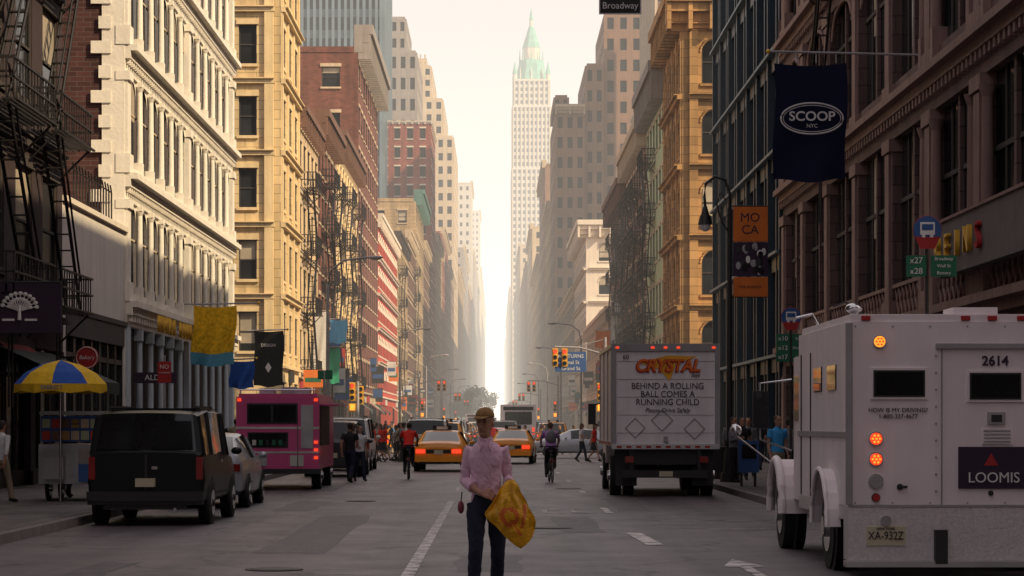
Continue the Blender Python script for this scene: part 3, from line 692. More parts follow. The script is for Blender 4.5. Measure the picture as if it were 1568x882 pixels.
def bluesteel():
    b=MB();D0,D1=90.1,118;W=D1-D0;b.frame((XR,D0,0),(0,1,0),(-1,0,0));Hh=24.2
    b.poly([(0,-.15,0),(W,-.15,0),(W,-.15,Hh),(0,-.15,Hh)],'glass')
    n=14
    for k in range(n+1):
        u=min(max(W*k/n,.12),W-.12);b.box(u-.12,u+.12,-.4,.16 if k%2==0 else .05,0,Hh,'steelblue')
        if k<n: 
            m=W*(k+.5)/n
            b.box(m-.04,m+.04,-.14,-.06,4.5,Hh,'steelbl2')
    for j in range(6):
        z=4.3+j*3.98;b.box(0,W,-.14,.02,z-.55,z,'steelblue');b.box(0,W,-.14,.3,z,z+.12,'steelbl2')
        for k in range(n):
            if R.random()<.4: u=W*k/n+.15;b.poly([(u,-.145,z+1.6),(u+1.6,-.145,z+1.6),(u+1.6,-.145,z+3.4),(u,-.145,z+3.4)],'blind' if R.random()<.3 else 'glass_l')
    b.box(0,W,-.4,.6,Hh,Hh+.5,'steelbl2');b.box(0,W,-.4,.35,Hh+.5,Hh+1,'steelblue')
    b.frame((0,0,0),(1,0,0),(0,1,0));b.box(XR+.41,XR+24,90.1,118,0,24,'steelblue');b.done('blue_steel_building')
bluesteel()
building('ornate_tan_building','R',139,153.5,25.4,5,'tan','tan',nb=4,front=9,fnb=3,arch=1,belt=.3,pil=.25,gf=4.6,cor=(1.1,1.8),ww=.6,wh=.62,sill=.15)
building('pale_green_building','R',153.5,172,23.5,5,'pgreen','trimc',nb=6,front=2,fnb=1,fz=20,cor=(1.1,2.0),corm='grayt',fe=[(9,15)])
building('tenement_building','R',172,199,22.5,5,'brown','trimc',nb=8,fe=[(2,8),(10,16),(18,24)],cor=(.9,1.6),corm='trimc')
building('tenement_building','R',199,226,21,5,'brown','trimd',nb=8,fe=[(2,8),(12,18)],cor=(.9,1.6),corm='brown')
building('low_shop_building','R',226,286,12,2,'cream3','trimc',nb=18)
building('white_corner_building','R',288,330,25,5,'trimw','trimw',nb=11,arch=1,front=8,fnb=2,belt=.3,cor=(1.2,1.7))
building('loft_building','R',330,438,20,4,'grayt','trimc',nb=24,front=10,fz=19)
b=MB();tower('',11,16.6,440,480,60,3,8,16,'towerb',b=b,cor=1.2);tower('',16.65,20.2,441,480,69,2,8,18,'towerb',b=b);tower('',20.25,30,442,480,79,4,8,20,'towerb',b=b)
tower('',11,14,452,480,64.6,2,5,1,'towerb',z0=62.5,b=b);b.done('brown_brick_tower')
tower('dark_office_tower',26.6,40,396,430,88,7,8,22,'brown',pil=.4,ww=.45)
building('rear_office_building','R',360,395,52,12,'towerb','trimc',x=23,nb=8,front=14,fnb=6,det=0,cor=(.5,.8))
for n,a,c,h,w in[('loft_building',480,530,46,'cream3'),('office_tower',530,600,60,'towerb'),('loft_building',600,720,44,'cream3'),('office_tower',720,830,62,'towerc'),('office_tower',830,1080,58,'towerb'),('office_tower',1080,1300,84,'towerc'),('office_tower',1300,1480,74,'grayt'),('office_tower',1580,1900,90,'pale'),('office_tower',1900,2700,112,'towerc'),('office_tower',2700,3300,100,'pale')]:
    building(n,'R',a,c,h,max(6,int(h/4.5)),w,'trimc',nb=max(6,int((c-a)/7)),det=0,front=12,fnb=4,fz=h*.3,lint=0,cor=(.8,1.4))
building('unseen_brick_building','R',-60,14,50,9,'brownb','trimc',det=0,depth=45)  # unseen block behind camera, added tall and deep to keep sun off the street
# gothic skyscraper
b=MB();wx0,wx1=10.6,34.4;y0=1500
tower('',wx0-.5,wx1+3,y0-2,y0+50,165,9,14,38,'pale',b=b,pil=.7);tower('',wx0,wx1,y0,y0+30,205,9,9,9,'pale',z0=165.6,b=b,pil=.8)
tower('',wx0+.8,wx1-.8,y0+2,y0+27,222,7,7,4,'pale',z0=205.6,b=b,pil=.8)
cx,cy=(wx0+wx1)/2,y0+15
b.frame((cx,cy,0),(1,0,0),(0,1,0))
for sx in(-1,1):
    for sy in(-1,1):
        b.cyl(sx*10.6,sy*10.6,165,226,1.7,1.5,'pale',8);b.cyl(sx*10.6,sy*10.6,226,234,1.7,.1,'copper',8)
def frus(z0,z1,a,c,m,seg=8):
    vs=[];
    for z,q in((z0,a),(z1,c)):
        for i in range(seg): t=math.pi/8+2*math.pi*i/seg;vs.append(b.P(q*math.cos(t)*1.08,q*math.sin(t)*1.08,z))
    b.add(vs,[(i,(i+1)%seg,seg+(i+1)%seg,seg+i) for i in range(seg)]+[tuple(range(seg,2*seg))],m)
frus(222,236,10.5,7.5,'copper');frus(236,244,6,5.6,'pale');frus(244,258,5.8,1.6,'copper');frus(258,262,1.4,1.2,'pale');frus(262,270,1.3,.1,'copper')
for i in range(8):
    t=2*math.pi*i/8;b.cyl(7.4*math.cos(t),7.4*math.sin(t),234,243,.6,.1,'copper',6)
    b.cyl(10.*math.cos(t),10.*math.sin(t),222,231,.8,.1,'pale',6)
b.done('gothic_skyscraper')
# ------------------------------------------------------------ distant trees
M['leaf']=mat('foliage',(.055,.085,.025),var=.5,scale=.5,rough=.7);M['bark']=mat('bark',(.07,.05,.035))
def tree(x,y,h,r,nl=1400):
    b=MB();b.frame((0,0,0),(1,0,0),(0,1,0));b.tube([(0,0,0),(.1,0,h*.25),(0,.1,h*.5)],[h*.03,h*.022,h*.015],'bark',7)
    rr=random.Random(int(x*7+y));cl=[]
    for i in range(14):
        a=rr.random()*6.28;q=r*rr.uniform(.2,.8);c=Vector((q*math.cos(a),q*math.sin(a),h*rr.uniform(.42,.9)));cl.append((c,r*rr.uniform(.25,.45)))
        b.tube([(0,0,h*.35),tuple(c*.5+Vector((0,0,h*.2))),tuple(c)],[h*.012,h*.008,.02],'bark',5)
    for i in range(nl):
        c,q=cl[i%14];d=Vector((rr.gauss(0,1),rr.gauss(0,1),rr.gauss(0,1))).normalized()*q*rr.uniform(.5,1.1);p=c+d;s=.32
        a=Vector((rr.gauss(0,1),rr.gauss(0,1),rr.gauss(0,1))).normalized()*s;e=a.cross(Vector((rr.gauss(0,1),rr.gauss(0,1),rr.gauss(0,1)))).normalized()*s
        b.add([p-a,p+e,p+a,p-e],[(0,1,2,3)],'leaf')
    b.done('tree',loc=(x,y,0))
for x,y,h,r in((-8.4,560,9.5,3),(-8,640,12,4),(-6.5,780,14,4.5),(-4,960,15,5),(7,900,11,4)): tree(x,y,h,r)
# ------------------------------------------------------------ VEHICLES
def car_paint(name,c,metal=0): return mat(name,c,rough=.38,metal=metal,var=.06,coat=.35)
p_yel=car_paint('taxi_yellow',(.90,.33,.012));p_sil=car_paint('silver_paint',(.40,.42,.46),.4);p_blk=car_paint('black_paint',(.02,.02,.024));p_wht=car_paint('white_paint',(.66,.65,.64));p_grn=mat('dark_green_paint',(.006,.009,.010),rough=.4,var=.1,coat=.08,spec=.22);p_red=car_paint('red_paint',(.3,.03,.03));p_blu=car_paint('blue_paint',(.03,.06,.16))
M['tyre']=mat('tyre_rubber',(.018,.018,.018),rough=.85);M['chrome']=mat('chrome',(.55,.55,.56),rough=.2,metal=1,var=.05);M['plast']=mat('black_plastic',(.016,.016,.018),rough=.55)
M['cglass']=mat('car_glass',(.010,.013,.015),rough=.05,var=.4,spec=.4);M['tail']=mat('tail_light_lit',(.95,.06,.02),emit=1.0,rough=.3);M['tailo']=mat('tail_light',(.22,.012,.01),rough=.25);M['head']=mat('head_light',(.7,.7,.68),rough=.15)
M['plate']=mat('licence_plate',(.52,.48,.34));M['amber']=mat('amber_lit',(1,.30,.03),emit=1.5)
def wheel(b,x,y,r,w,side):
    b.disc(x-w/2,y,r,r,w,'tyre',22,'u');
    xs=x+side*(w/2) ;b.disc(xs-.012*(side>0),y,r,r*.62,.025*side,'chrome',16,'u');b.disc(xs+.02*side,y,r,r*.18,.02*side,'plast',10,'u')
ST={'sedan':([(0,.45,.72,.84,.78,.66),(.05,.30,.86,.99,.90,.76),(.95,.27,.93,1.07,.94,.78),(1.6,.25,.96,1.41,.95,.63),(2.4,.25,.97,1.46,.95,.65),(2.95,.25,.95,1.40,.95,.63),(3.75,.25,.93,1.03,.94,.78),(4.7,.28,.80,.88,.90,.74),(4.95,.32,.66,.74,.82,.64),(5.0,.45,.6,.66,.7,.55)],.33,1.05,3.95),
 'hatch':([(0,.42,.85,.93,.72,.6),(.06,.28,.95,1.08,.82,.7),(.95,.25,1.0,1.43,.86,.56),(1.7,.22,1.0,1.5,.87,.6),(2.4,.22,.97,1.45,.87,.6),(3.45,.22,.9,1.0,.86,.7),(4.2,.28,.72,.8,.78,.6),(4.4,.4,.6,.66,.6,.45)],.31,.8,3.5),
 'suv':([(0,.5,.95,1.08,.86,.76),(.08,.4,1.05,1.2,.94,.8),(.4,.38,1.08,1.74,.95,.72),(1.5,.38,1.08,1.8,.95,.74),(2.9,.38,1.06,1.76,.95,.72),(3.6,.38,1.04,1.14,.94,.8),(4.6,.4,.9,1.0,.9,.74),(4.8,.5,.75,.8,.78,.6)],.38,.9,3.8),
 'van':([(0,.42,1.12,1.2,.93,.90),(.06,.36,1.16,1.24,.98,.93),(.2,.34,1.18,1.86,.99,.84),(1.2,.34,1.18,1.93,.99,.85),(3.2,.34,1.16,1.92,.99,.85),(3.6,.34,1.14,1.86,.99,.82),(4.3,.34,1.1,1.2,.98,.86),(5.0,.36,.9,1.0,.94,.8),(5.1,.45,.75,.8,.85,.7)],.36,.95,4.1)}
def carmesh(kind,paint,lit=1,taxi=0):
    S,wr,wy1,wy2=ST[kind];b=MB();b.frame((0,0,0),(1,0,0),(0,1,0))
    rows=[]
    for (y,zb,zl,zt,w,wt) in S:
        h=[(0,zb),(.82*w,zb),(.97*w,zb+.1),(w,(zb+zl)/2),(.975*w,zl-.03),(.955*w,zl+.01),(wt,zt-.02),(wt*.9,zt+.012),(wt*.5,zt+.03),(0,zt+.035)]
        rows.append([b.P(x,y,z) for x,z in h]+[b.P(-x,y,z) for x,z in h[-2:0:-1]])
    n=len(rows[0])
    vs=[p for r in rows for p in r]
    for i in range(len(rows)-1):
        a,c=S[i],S[i+1]
        cab=min(a[3]-a[2],c[3]-c[2])>.3;trans=abs(a[3]-c[3])>.25
        for k in range(n):
            kk=k if k<9 else 17-k
            m=paint
            if kk==5 and cab: m='cglass'
            if kk in(7,8) and trans: m='cglass'
            if kk==0: m='plast'
            b.add([vs[i*n+k],vs[i*n+(k+1)%n],vs[(i+1)*n+(k+1)%n],vs[(i+1)*n+k]],[(0,1,2,3)],m,False)
    b.add(rows[0],[tuple(range(n))],paint);b.add(rows[-1],[tuple(range(n))],paint)
    L=S[-1][0];w=S[2][4];zl=S[1][2]
    for y in(wy1,wy2):
        for s in(-1,1):
            b.disc(s*(w-.03)-.02,y,wr+.02,wr+.07,.055,'plast',22,'u');wheel(b,s*(w-.09),y,wr,.21,s)
    zt=max(q[3] for q in S)
    ys=[q[0] for q in S if q[3]-q[2]>.3]
    for y in ys:
        q=[t for t in S if t[0]==y][0]
        for s in(-1,1): b.tube([(s*q[4]*.96,y,q[2]),(s*(q[5]+.005),y,q[3]-.02)],.035,paint if y in(ys[0],ys[-1]) else 'plast',5)
    w0=S[1][4]
    b.box(-w0*.98,w0*.98,-.10,.12,.36,.56,'plast' if kind in('van','suv') else paint)
    if kind=='van':
        b.box(-w0*.99,w0*.99,-.14,-.02,.42,.58,'plast')
        for s in(-1,1): b.box(s*.90-.055,s*.90+.055,-.03,.1,.78,1.16,'tailo')
        b.box(-.02,.02,-.012,.02,.6,1.2,'plast')
        for s in(-1,1):
            b.poly([(s*.08,.045,1.28),(s*.78,.045,1.28),(s*.74,.16,1.76),(s*.08,.16,1.76)],'cglass')
        b.box(.1,.2,-.04,0,.95,1.0,'chrome')
        b.box(-.78,.78,1.0,3.1,zt+.03,zt+.05,paint)
        for s in(-1,1): b.box(s*.7-.02,s*.7+.02,.6,3.2,zt+.05,zt+.09,'plast')
    else:
        for s in(-1,1):
            x0=s*w0*.72;b.box(x0-.17,x0+.17,-.03,.1,zl-.2,zl-.05,'tail' if lit else 'tailo')
        b.box(-w0*.5,w0*.5,-.012,.05,zl-.2,zl-.06,'plast' if kind!='hatch' else paint)
    b.box(-.16,.16,-.12 if kind=='van' else -.035,-.0,.62 if kind!='van' else .66,.78 if kind!='van' else .8,'plate')
    b.box(-.7,.7,-.05,.0,.28,.36,'plast');b.tube([(.5,-.1,.28),(.5,.2,.28)],.03,'chrome',8)
    for s in(-1,1):
        b.box(s*w*.62-.14,s*w*.62+.14,L-.2,L-.02,.58,.72,'head')
        m=[q for q in S if q[3]-q[2]>.3][-1];b.ell(s*(w+.1),m[0]+.25,m[2]+.08,.1,.07,.07,paint,8,6)
        b.box(s*w*.98-.01,s*w*.98+.015,wy1+.5,wy2-.5,.5,.54,'plast')
        b.box(s*(w+.0)-.006,s*(w+.0)+.01,2.3,2.45,S[3][2]-.14,S[3][2]-.1,'chrome')
    b.box(-.4,.4,L-.03,L+.01,.45,.6,'plast')
    if taxi:
        b.box(-.35,.35,2.1,2.3,zt+.03,zt+.2,'plast');b.box(-.2,.2,2.08,2.32,zt+.06,zt+.17,'head')
        b.box(-.05,.05,0.03,.04,zl-.0,zl+.02,'chrome')
    bm=bmesh.new();me=b.mesh(kind);bm.from_mesh(me)
    bmesh.ops.remove_doubles(bm,verts=bm.verts,dist=.0005)
    for f in bm.faces: f.smooth=True
    bm.to_mesh(me);bm.free();me.set_sharp_from_angle(angle=math.radians(33))
    return me
def car(name,me,x,y,rz=0):
    return put(name,me,(x,y,0),rz)
vanm=carmesh('van',p_grn,0);car('parked_van',vanm,-5.86,39.3)
car('hatchback_car',carmesh('hatch',p_sil,0),-5.95,47.6)
taxim=carmesh('sedan',p_yel,1,1)
car('taxi',taxim,-2.08,84.5,-.04);car('taxi',taxim,.62,101,-.05)
suvb=carmesh('suv',p_blk,1);vanw=carmesh('van',p_wht,0);sedS=carmesh('sedan',p_sil,0);suvs=carmesh('suv',p_sil,1);sedb=carmesh('sedan',p_blu,1);sedr=carmesh('sedan',p_red,1);suvy=carmesh('suv',p_yel,1,1)
car('suv_car',suvb,-5.3,76);car('parked_van',vanw,-5.6,86)
car('white_van',vanw,-3.1,104)
car('silver_sedan_car',sedS,6.7,119.5,math.pi/2)
pool=[('taxi',taxim),('suv_car',suvb),('sedan_car',sedb),('white_van',vanw),('suv_car',suvs),('sedan_car',sedr),('taxi',suvy),('sedan_car',sedS),('taxi',taxim)]
for lane,y0 in((-5.7,140),(-2.8,118),(.4,142),(3.4,150)):
    y=y0
    while y<560:
        n,me=R.choice(pool);car(n,me,lane+R.uniform(-.3,.3),y,R.uniform(-.03,.03));y+=R.uniform(6.2,9.5)*(1+y/700)
def twheel(b,x,y,r,w,s,hub='chrome'):
    b.disc(x,y,r,r,w*s,'tyre',26,'u');b.disc(x+w*s,y,r,r*.6,.012*s,hub,18,'u');b.disc(x+w*s+.012*s,y,r,r*.25,.05*s,hub,12,'u')
M['twhite']=mat('truck_white',(.82,.77,.79),rough=.45,var=.12,scale=1.5,streak=1);M['tgrey']=mat('truck_trim_grey',(.32,.31,.32),rough=.5);M['alum']=mat('aluminium',(.45,.45,.46),rough=.35,metal=.8,var=.1)
M['oran']=mat('logo_orange',(.80,.17,.02));M['lred']=mat('logo_red',(.38,.02,.02));M['lyel']=mat('logo_yellow',(.88,.42,.03));M['ink']=mat('dark_lettering',(.030,.012,.035));M['ink2']=mat('white_lettering',(.72,.70,.69));M['gold']=mat('gold_lettering',(.72,.42,.05),metal=.2,rough=.4);M['band']=mat('sign_band_grey',(.12,.11,.12),var=.2)
# box truck
e=empty('box_truck',(2.72,55.2,0));b=MB();b.frame((0,0,0),(1,0,0),(0,1,0));W=2.5
b.box(0,W,0,6.2,1.22,3.58,'twhite')
b.box(-.02,.09,-.05,.0,1.2,3.6,'tgrey');b.box(W-.09,W+.02,-.05,0,1.2,3.6,'tgrey');b.box(.09,W-.09,-.05,0,3.42,3.6,'tgrey');b.box(-.02,W+.02,-.07,.0,1.12,1.24,'alum')
for i in range(5): b.box(.11,W-.11,-.012,0,1.5+i*.42,1.508+i*.42,'tgrey')
for i in range(10): b.box(.1+i*.23,.22+i*.23,-.078,-.07,1.15,1.2,'lred')
for x in (.12,.95,1.25,1.55,W-.12): b.box(x-.04,x+.04,-.065,-.05,3.48,3.53,'tail')
for y in(.05,2,4,6.1): b.box(-.025,0,y,y+.05,1.2,3.6,'tgrey')
b.box(-.03,.0,0,6.2,1.2,1.3,'alum');b.box(-.03,0,0,6.2,3.5,3.6,'alum')
for k in range(8): b.box(-.035,-.025,.3+k*.75,.6+k*.75,1.23,1.28,'lred')
b.box(.5,2.0,.1,6.5,.75,1.12,'plast');b.box(.25,2.25,-.05,.15,.45,.62,'plast');b.box(.4,.5,0,.1,.6,1.2,'plast');b.box(2.0,2.1,0,.1,.6,1.2,'plast')
b.box(.1,.6,.35,.4,.25,1.1,'plast');b.box(1.9,2.4,.35,.4,.25,1.1,'plast')
b.box(.1,2.4,.9,1.0,.55,1.12,'plast')
for x in(.3,2.05): b.box(x,x+.2,-.06,-.04,.8,.95,'tailo')
b.box(1.1,1.42,-.06,-.05,.48,.6,'plate')
b.box(1.2,1.3,-.075,-.05,1.27,1.42,'tgrey')
for s,x in((-1,.28),(1,W-.28)): twheel(b,x,1.6,.48,.26,s)
for s,x in((-1,.58),(1,W-.58)): twheel(b,x,1.6,.48,.24,s)
for s,x in((-1,.35),(1,W-.35)): twheel(b,x,7.0,.48,.26,s)
b.box(.15,W-.15,6.35,8.0,.7,2.6,'twhite');b.box(.12,W-.12,6.7,7.6,1.6,2.3,'cglass');b.box(.3,W-.3,6.4,7.9,2.6,2.75,'twhite');b.box(.2,W-.2,7.9,8.1,.4,.8,'chrome')
for s,x in((-1,-.18),(1,W+.18)): b.box(x-.1,x+.1,7.2,7.28,1.7,2.25,'plast');b.tube([(x,7.24,2.2),(x-s*.35,7.24,2.3)],.02,'plast',5);b.tube([(x,7.24,1.75),(x-s*.35,7.24,1.6)],.02,'plast',5)
b.poly([(.62,-.02,3.15),(1.3,-.02,3.32),(2.0,-.02,3.3),(1.5,-.02,3.12),(1.35,-.02,2.72),(1.1,-.02,3.0)],'lyel')
def diam(cx,cz,r):
    for i in range(4):
        a0=math.pi/2*i;a1=a0+math.pi/2;b.tube([(cx+r*math.cos(a0),-.015,cz+r*math.sin(a0)),(cx+r*math.cos(a1),-.015,cz+r*math.sin(a1))],.012,'tgrey',4)
diam(.54,1.62,.23);diam(1.17,1.8,.25);diam(1.93,1.6,.24)
b.done('body',e,bevel=.012)
text('CRYSTAL',.40,(1.28,-.030,3.06),'lred',e,shear=.25,sx=.92,bold=.022);text('CRYSTAL',.40,(1.30,-.036,3.075),'oran',e,shear=.25,sx=.92,bold=.008)
for s,z,sz in(('Says',2.86,.13),('BEHIND A ROLLING',2.60,.205),('BALL COMES A',2.41,.205),('RUNNING CHILD',2.22,.205),('Please Drive Safely',2.03,.15)):
    text(s,sz,(1.3 if s!='Says' else 1.95,-.02,z),'ink',e,sx=.93,shear=.2 if 'e D' in s or s=='Says' else 0)
text('60',.15,(.32,-.02,3.28),'ink',e)
# armoured truck
M['arm']=mat('armoured_cream',(.80,.725,.74),rough=.5,var=.09,scale=2,streak=1);M['dplate']=mat('diamond_plate',(.62,.58,.59),rough=.45,metal=.3,var=.15,scale=30,bump=.25,bscale=60)
e=empty('armored_truck',(3.95,26.4,0));b=MB();b.frame((0,0,0),(1,0,0),(0,1,0));W=2.36
b.box(0,W,0,4.3,.78,2.86,'arm');b.box(.03,W-.03,.02,4.2,2.86,2.94,'arm')
b.box(.0,W,-.012,.35,.17,.78,'dplate');b.box(.0,W,.35,4.3,.62,.775,'dplate')
b.box(-.03,.05,-.03,.0,.80,2.84,'tgrey');b.box(-.04,W+.02,-.10,.1,.10,.17,'alum')
b.box(.98,W-.1,-.045,0,2.55,2.61,'tgrey')
for x in(1.05,2.2): b.box(x-.01,x+.01,-.012,0,.80,2.55,'tgrey')
b.box(0,W,-.02,0,.77,.80,'tgrey')
def pane(x0,x1,z0,z1,f='tgrey'):
    b.box(x0-.05,x1+.05,-.025,0,z0-.05,z1+.05,'arm');b.box(x0-.02,x1+.02,-.035,-.02,z0-.02,z1+.02,'plast');b.poly([(x0,-.04,z0),(x1,-.04,z0),(x1,-.04,z1),(x0,-.04,z1)],'cglass')
pane(.30,.84,2.03,2.29);pane(1.38,1.92,2.0,2.26)
def lamp(x,z,r,m,ring='chrome'):
    b.disc(x,-.03,z,r*1.2,.03,ring,22);b.disc(x,-.05,z,r,.02,m,22)
    if m in('amber','tail'):
        for k in range(7):
            a=k*math.pi/3;q=0 if k==6 else r*.6;b.disc(x+q*math.cos(a),-.056,z+q*math.sin(a),r*.2,.006,'tail' if m=='amber' else 'amber',8)
lamp(.35,2.63,.062,'amber');lamp(.31,1.54,.068,'tail');lamp(.31,1.31,.068,'tail');lamp(.31,1.06,.072,'tgrey');lamp(.31,.88,.04,'lred','plast')
for x in(.2,1.32,1.62,1.95,2.25): b.box(x-.05,x+.05,-.02,.03,2.87,2.92,'lred')
b.disc(.58,-.03,1.0,.035,.03,'plast',12);b.box(.56,.66,-.05,-.03,.985,1.015,'plast');b.disc(1.6,-.03,.93,.03,.03,'plast',12)
b.box(1.56,1.76,-.04,0,1.70,1.84,'tgrey');b.box(1.60,1.72,-.05,-.04,1.73,1.81,'plast')
b.box(1.5,1.84,-.022,0,1.48,1.66,'arm')
for i in range(4): b.box(1.52,1.82,-.03,-.022,1.5+i*.04,1.52+i*.04,'tgrey')
b.box(1.235,2.14,-.03,0,.98,1.45,'ink');b.poly([(1.52,-.034,1.24),(1.68,-.034,1.24),(1.60,-.034,1.38)],'lred')
b.box(.20,.64,-.03,-.012,.34,.56,'plate');b.disc(.42,-.05,.62,.06,.04,'chrome',12)
b.box(.96,1.10,-.12,-.012,.14,.52,'plast')
for i in range(6):
    for j in (0,1): b.disc(.08+i*.42,-.006,.82+j*1.98,.012,.006,'tgrey',6)
for k in range(9): b.disc(.985,-.02,.95+k*.19,.014,.008,'tgrey',6)
for y in(.9,2.1): b.box(-.015,0,y,y+.7,2.1,2.4,'cglass')
b.box(-.02,0,0,4.3,1.55,1.62,'tgrey')
b.box(-.015,0,3.1,3.12,.8,2.6,'plast');b.box(-.015,0,4.0,4.02,.8,2.6,'plast')
for s,x in((-1,.28),(1,W-.28)): twheel(b,x,1.35,.5,.32,s)
for s,x in((-1,.0),(1,W)):
    pts=[(x,1.35+.66*math.cos(a),.52+.66*math.sin(a)) for a in [math.pi*i/10 for i in range(11)]]
    for i in range(10):
        p,q=pts[i],pts[i+1];o=s*.14
        b.add([b.P(p[0]-s*.02,p[1],p[2]),b.P(p[0]+o,p[1],p[2]),b.P(q[0]+o,q[1],q[2]),b.P(q[0]-s*.02,q[1],q[2])],[(0,1,2,3)],'arm',True)
    b.tube([(x+s*.14,p[1],p[2]) for p in pts],.03,'arm',6)
    b.disc(x+s*.005,1.35,.52,.62,.01*s,'plast',24,'u')
b.box(.06,W-.06,4.3,5.3,.7,2.6,'arm');b.poly([(.2,5.31,1.75),(W-.2,5.31,1.75),(W-.2,5.31,2.4),(.2,5.31,2.4)],'cglass');b.box(.045,.06,4.45,5.15,1.75,2.35,'cglass')
b.box(.3,W-.3,5.3,6.7,.7,1.55,'arm');b.box(.35,W-.35,6.7,6.78,.75,1.5,'plast')
b.box(.0,W,6.75,6.95,.45,.7,'chrome')
for s,x in((-1,.26),(1,W-.26)): twheel(b,x,5.95,.5,.3,s)
for s,x in((-1,.0),(1,W)):
    pts=[(x,5.95+.68*math.cos(a),.5+.72*math.sin(a)) for a in [math.pi*i/12 for i in range(13)]]
    for i in range(12):
        p,q=pts[i],pts[i+1]
        b.add([b.P(x-s*.4,p[1],p[2]),b.P(x+s*.12,p[1],p[2]),b.P(q[0]+s*.12,q[1],q[2]),b.P(x-s*.4,q[1],q[2])],[(0,1,2,3)],'arm',True)
    b.tube([(x+s*.1,p[1],p[2]) for p in pts],.06,'arm',8)
    b.disc(x-s*.1,5.95,.5,.66,.02,'plast',24,'u')
    b.ell(x+s*.02,6.6,.95,.12,.1,.12,'chrome')
for s,x in((-1,0),(1,W)):
    b.box(x+s*.42-.1,x+s*.42+.1,5.0,5.08,1.65,2.15,'plast');b.box(x+s*.42-.085,x+s*.42+.085,4.99,5.0,1.67,2.13,'cglass')
    b.tube([(x,5.05,2.3),(x+s*.42,5.05,2.25),(x+s*.42,5.05,1.5),(x,5.05,1.35)],.018,'chrome',6)
    b.ell(x+s*.62,6.3,1.62,.09,.05,.09,'chrome');b.tube([(x+s*.1,6.3,1.15),(x+s*.62,6.3,1.55)],.014,'chrome',6)
b.cyl(.2,.9,2.94,3.0,.06,.05,'alum',12);b.ell(.2,.9,3.05,.10,.14,.06,'chrome')
b.tube([(.15,3.4,2.92),(.05,3.4,3.1),(-.15,3.4,3.05)],.02,'chrome',6);b.tube([(.5,1.5,2.94),(.2,1.5,3.15),(.05,1.5,3.1)],.012,'plast',5)
b.box(1.2,1.7,.1,.7,2.94,3.02,'arm')
b.done('body',e,bevel=.012)
text('2614',.15,(1.65,-.012,2.41),'ink',e,bold=.004);text('HOW IS MY DRIVING?',.068,(.56,-.012,1.86),'ink',e);text('1-800-327-4677',.068,(.56,-.012,1.79),'ink',e)
text('LOOMIS',.165,(1.63,-.036,1.10),'ink2',e,sx=.98);text('XA-932Z',.13,(.42,-.036,.45),'ink',e,sx=.8);text('NEW YORK',.04,(.42,-.036,.53),'ink',e)
# pink food truck
M['pink']=mat('pink_paint',(.62,.075,.25),rough=.4,var=.12,streak=1,coat=.2);M['sil']=mat('steel_sheet',(.36,.36,.38),rough=.35,metal=.7,var=.2)
e=empty('food_truck',(-6.75,61,0));b=MB();b.frame((0,0,0),(1,0,0),(0,1,0));W=2.15
b.box(0,W,0,5.4,.55,2.42,'pink');b.box(.06,W-.06,.05,5.3,2.42,2.5,'pink')
b.box(.28,1.6,-.02,0,1.72,2.25,'plast');b.poly([(.32,-.025,1.76),(.9,-.025,1.76),(.9,-.025,2.2),(.32,-.025,2.2)],'cglass');b.poly([(.96,-.025,1.76),(1.55,-.025,1.76),(1.55,-.025,2.2),(.96,-.025,2.2)],'cglass')
b.box(.3,1.35,-.02,0,1.1,1.5,'plast');b.poly([(.34,-.025,1.13),(1.3,-.025,1.13),(1.3,-.025,1.47),(.34,-.025,1.47)],'cglass')
b.box(0,W,-.012,0,.95,1.0,SGN[0]);b.box(0,W,-.012,0,1.58,1.64,SGN[0]);b.box(.2,.8,-.03,0,.62,.9,'sil');b.box(1.4,1.75,-.03,0,.62,.9,SGN[0])
b.box(1.68,2.0,-.015,0,1.08,2.2,'sil');b.tube([(1.6,-.03,.6),(1.6,-.03,1.7)],.015,'chrome',6)
for i in range(5): b.box(.42+i*.17,.52+i*.17,-.03,-.025,1.16,1.3,R.choice(SGN))
for z in(.8,1.0,1.2,2.3): b.box(2.02,2.12,-.02,0,z,z+.08,'tail')
for z in(.8,2.3): b.box(.03,.13,-.02,0,z,z+.08,'tail')
b.box(-.05,W+.05,-.15,.05,.42,.55,'plast')
b.box(W,W+.02,.3,3.6,1.15,2.2,'plast');b.box(W,W+.5,.4,3.4,2.2,2.24,'pink')
for x,y in((.5,1),(1.4,1.5),(.9,3)): b.box(x,x+.4,y,y+.5,2.5,2.62+.1*y/3,'sil')
b.tube([(.1,.1,2.6),(W-.1,.1,2.6)],.02,'chrome',5);b.tube([(.1,.1,2.5),(.1,.1,2.6)],.02,'chrome',5);b.tube([(W-.1,.1,2.5),(W-.1,.1,2.6)],.02,'chrome',5)
for s,x in((-1,.25),(1,W-.25)): twheel(b,x,1.0,.38,.23,s);twheel(b,x,4.6,.38,.23,s)
b.box(.1,W-.1,5.4,6.2,.55,1.3,'pink');b.poly([(.1,5.41,1.35),(W-.1,5.41,1.35),(W-.1,5.41,2.3),(.1,5.41,2.3)],'cglass')
b.done('body',e,bevel=.025)
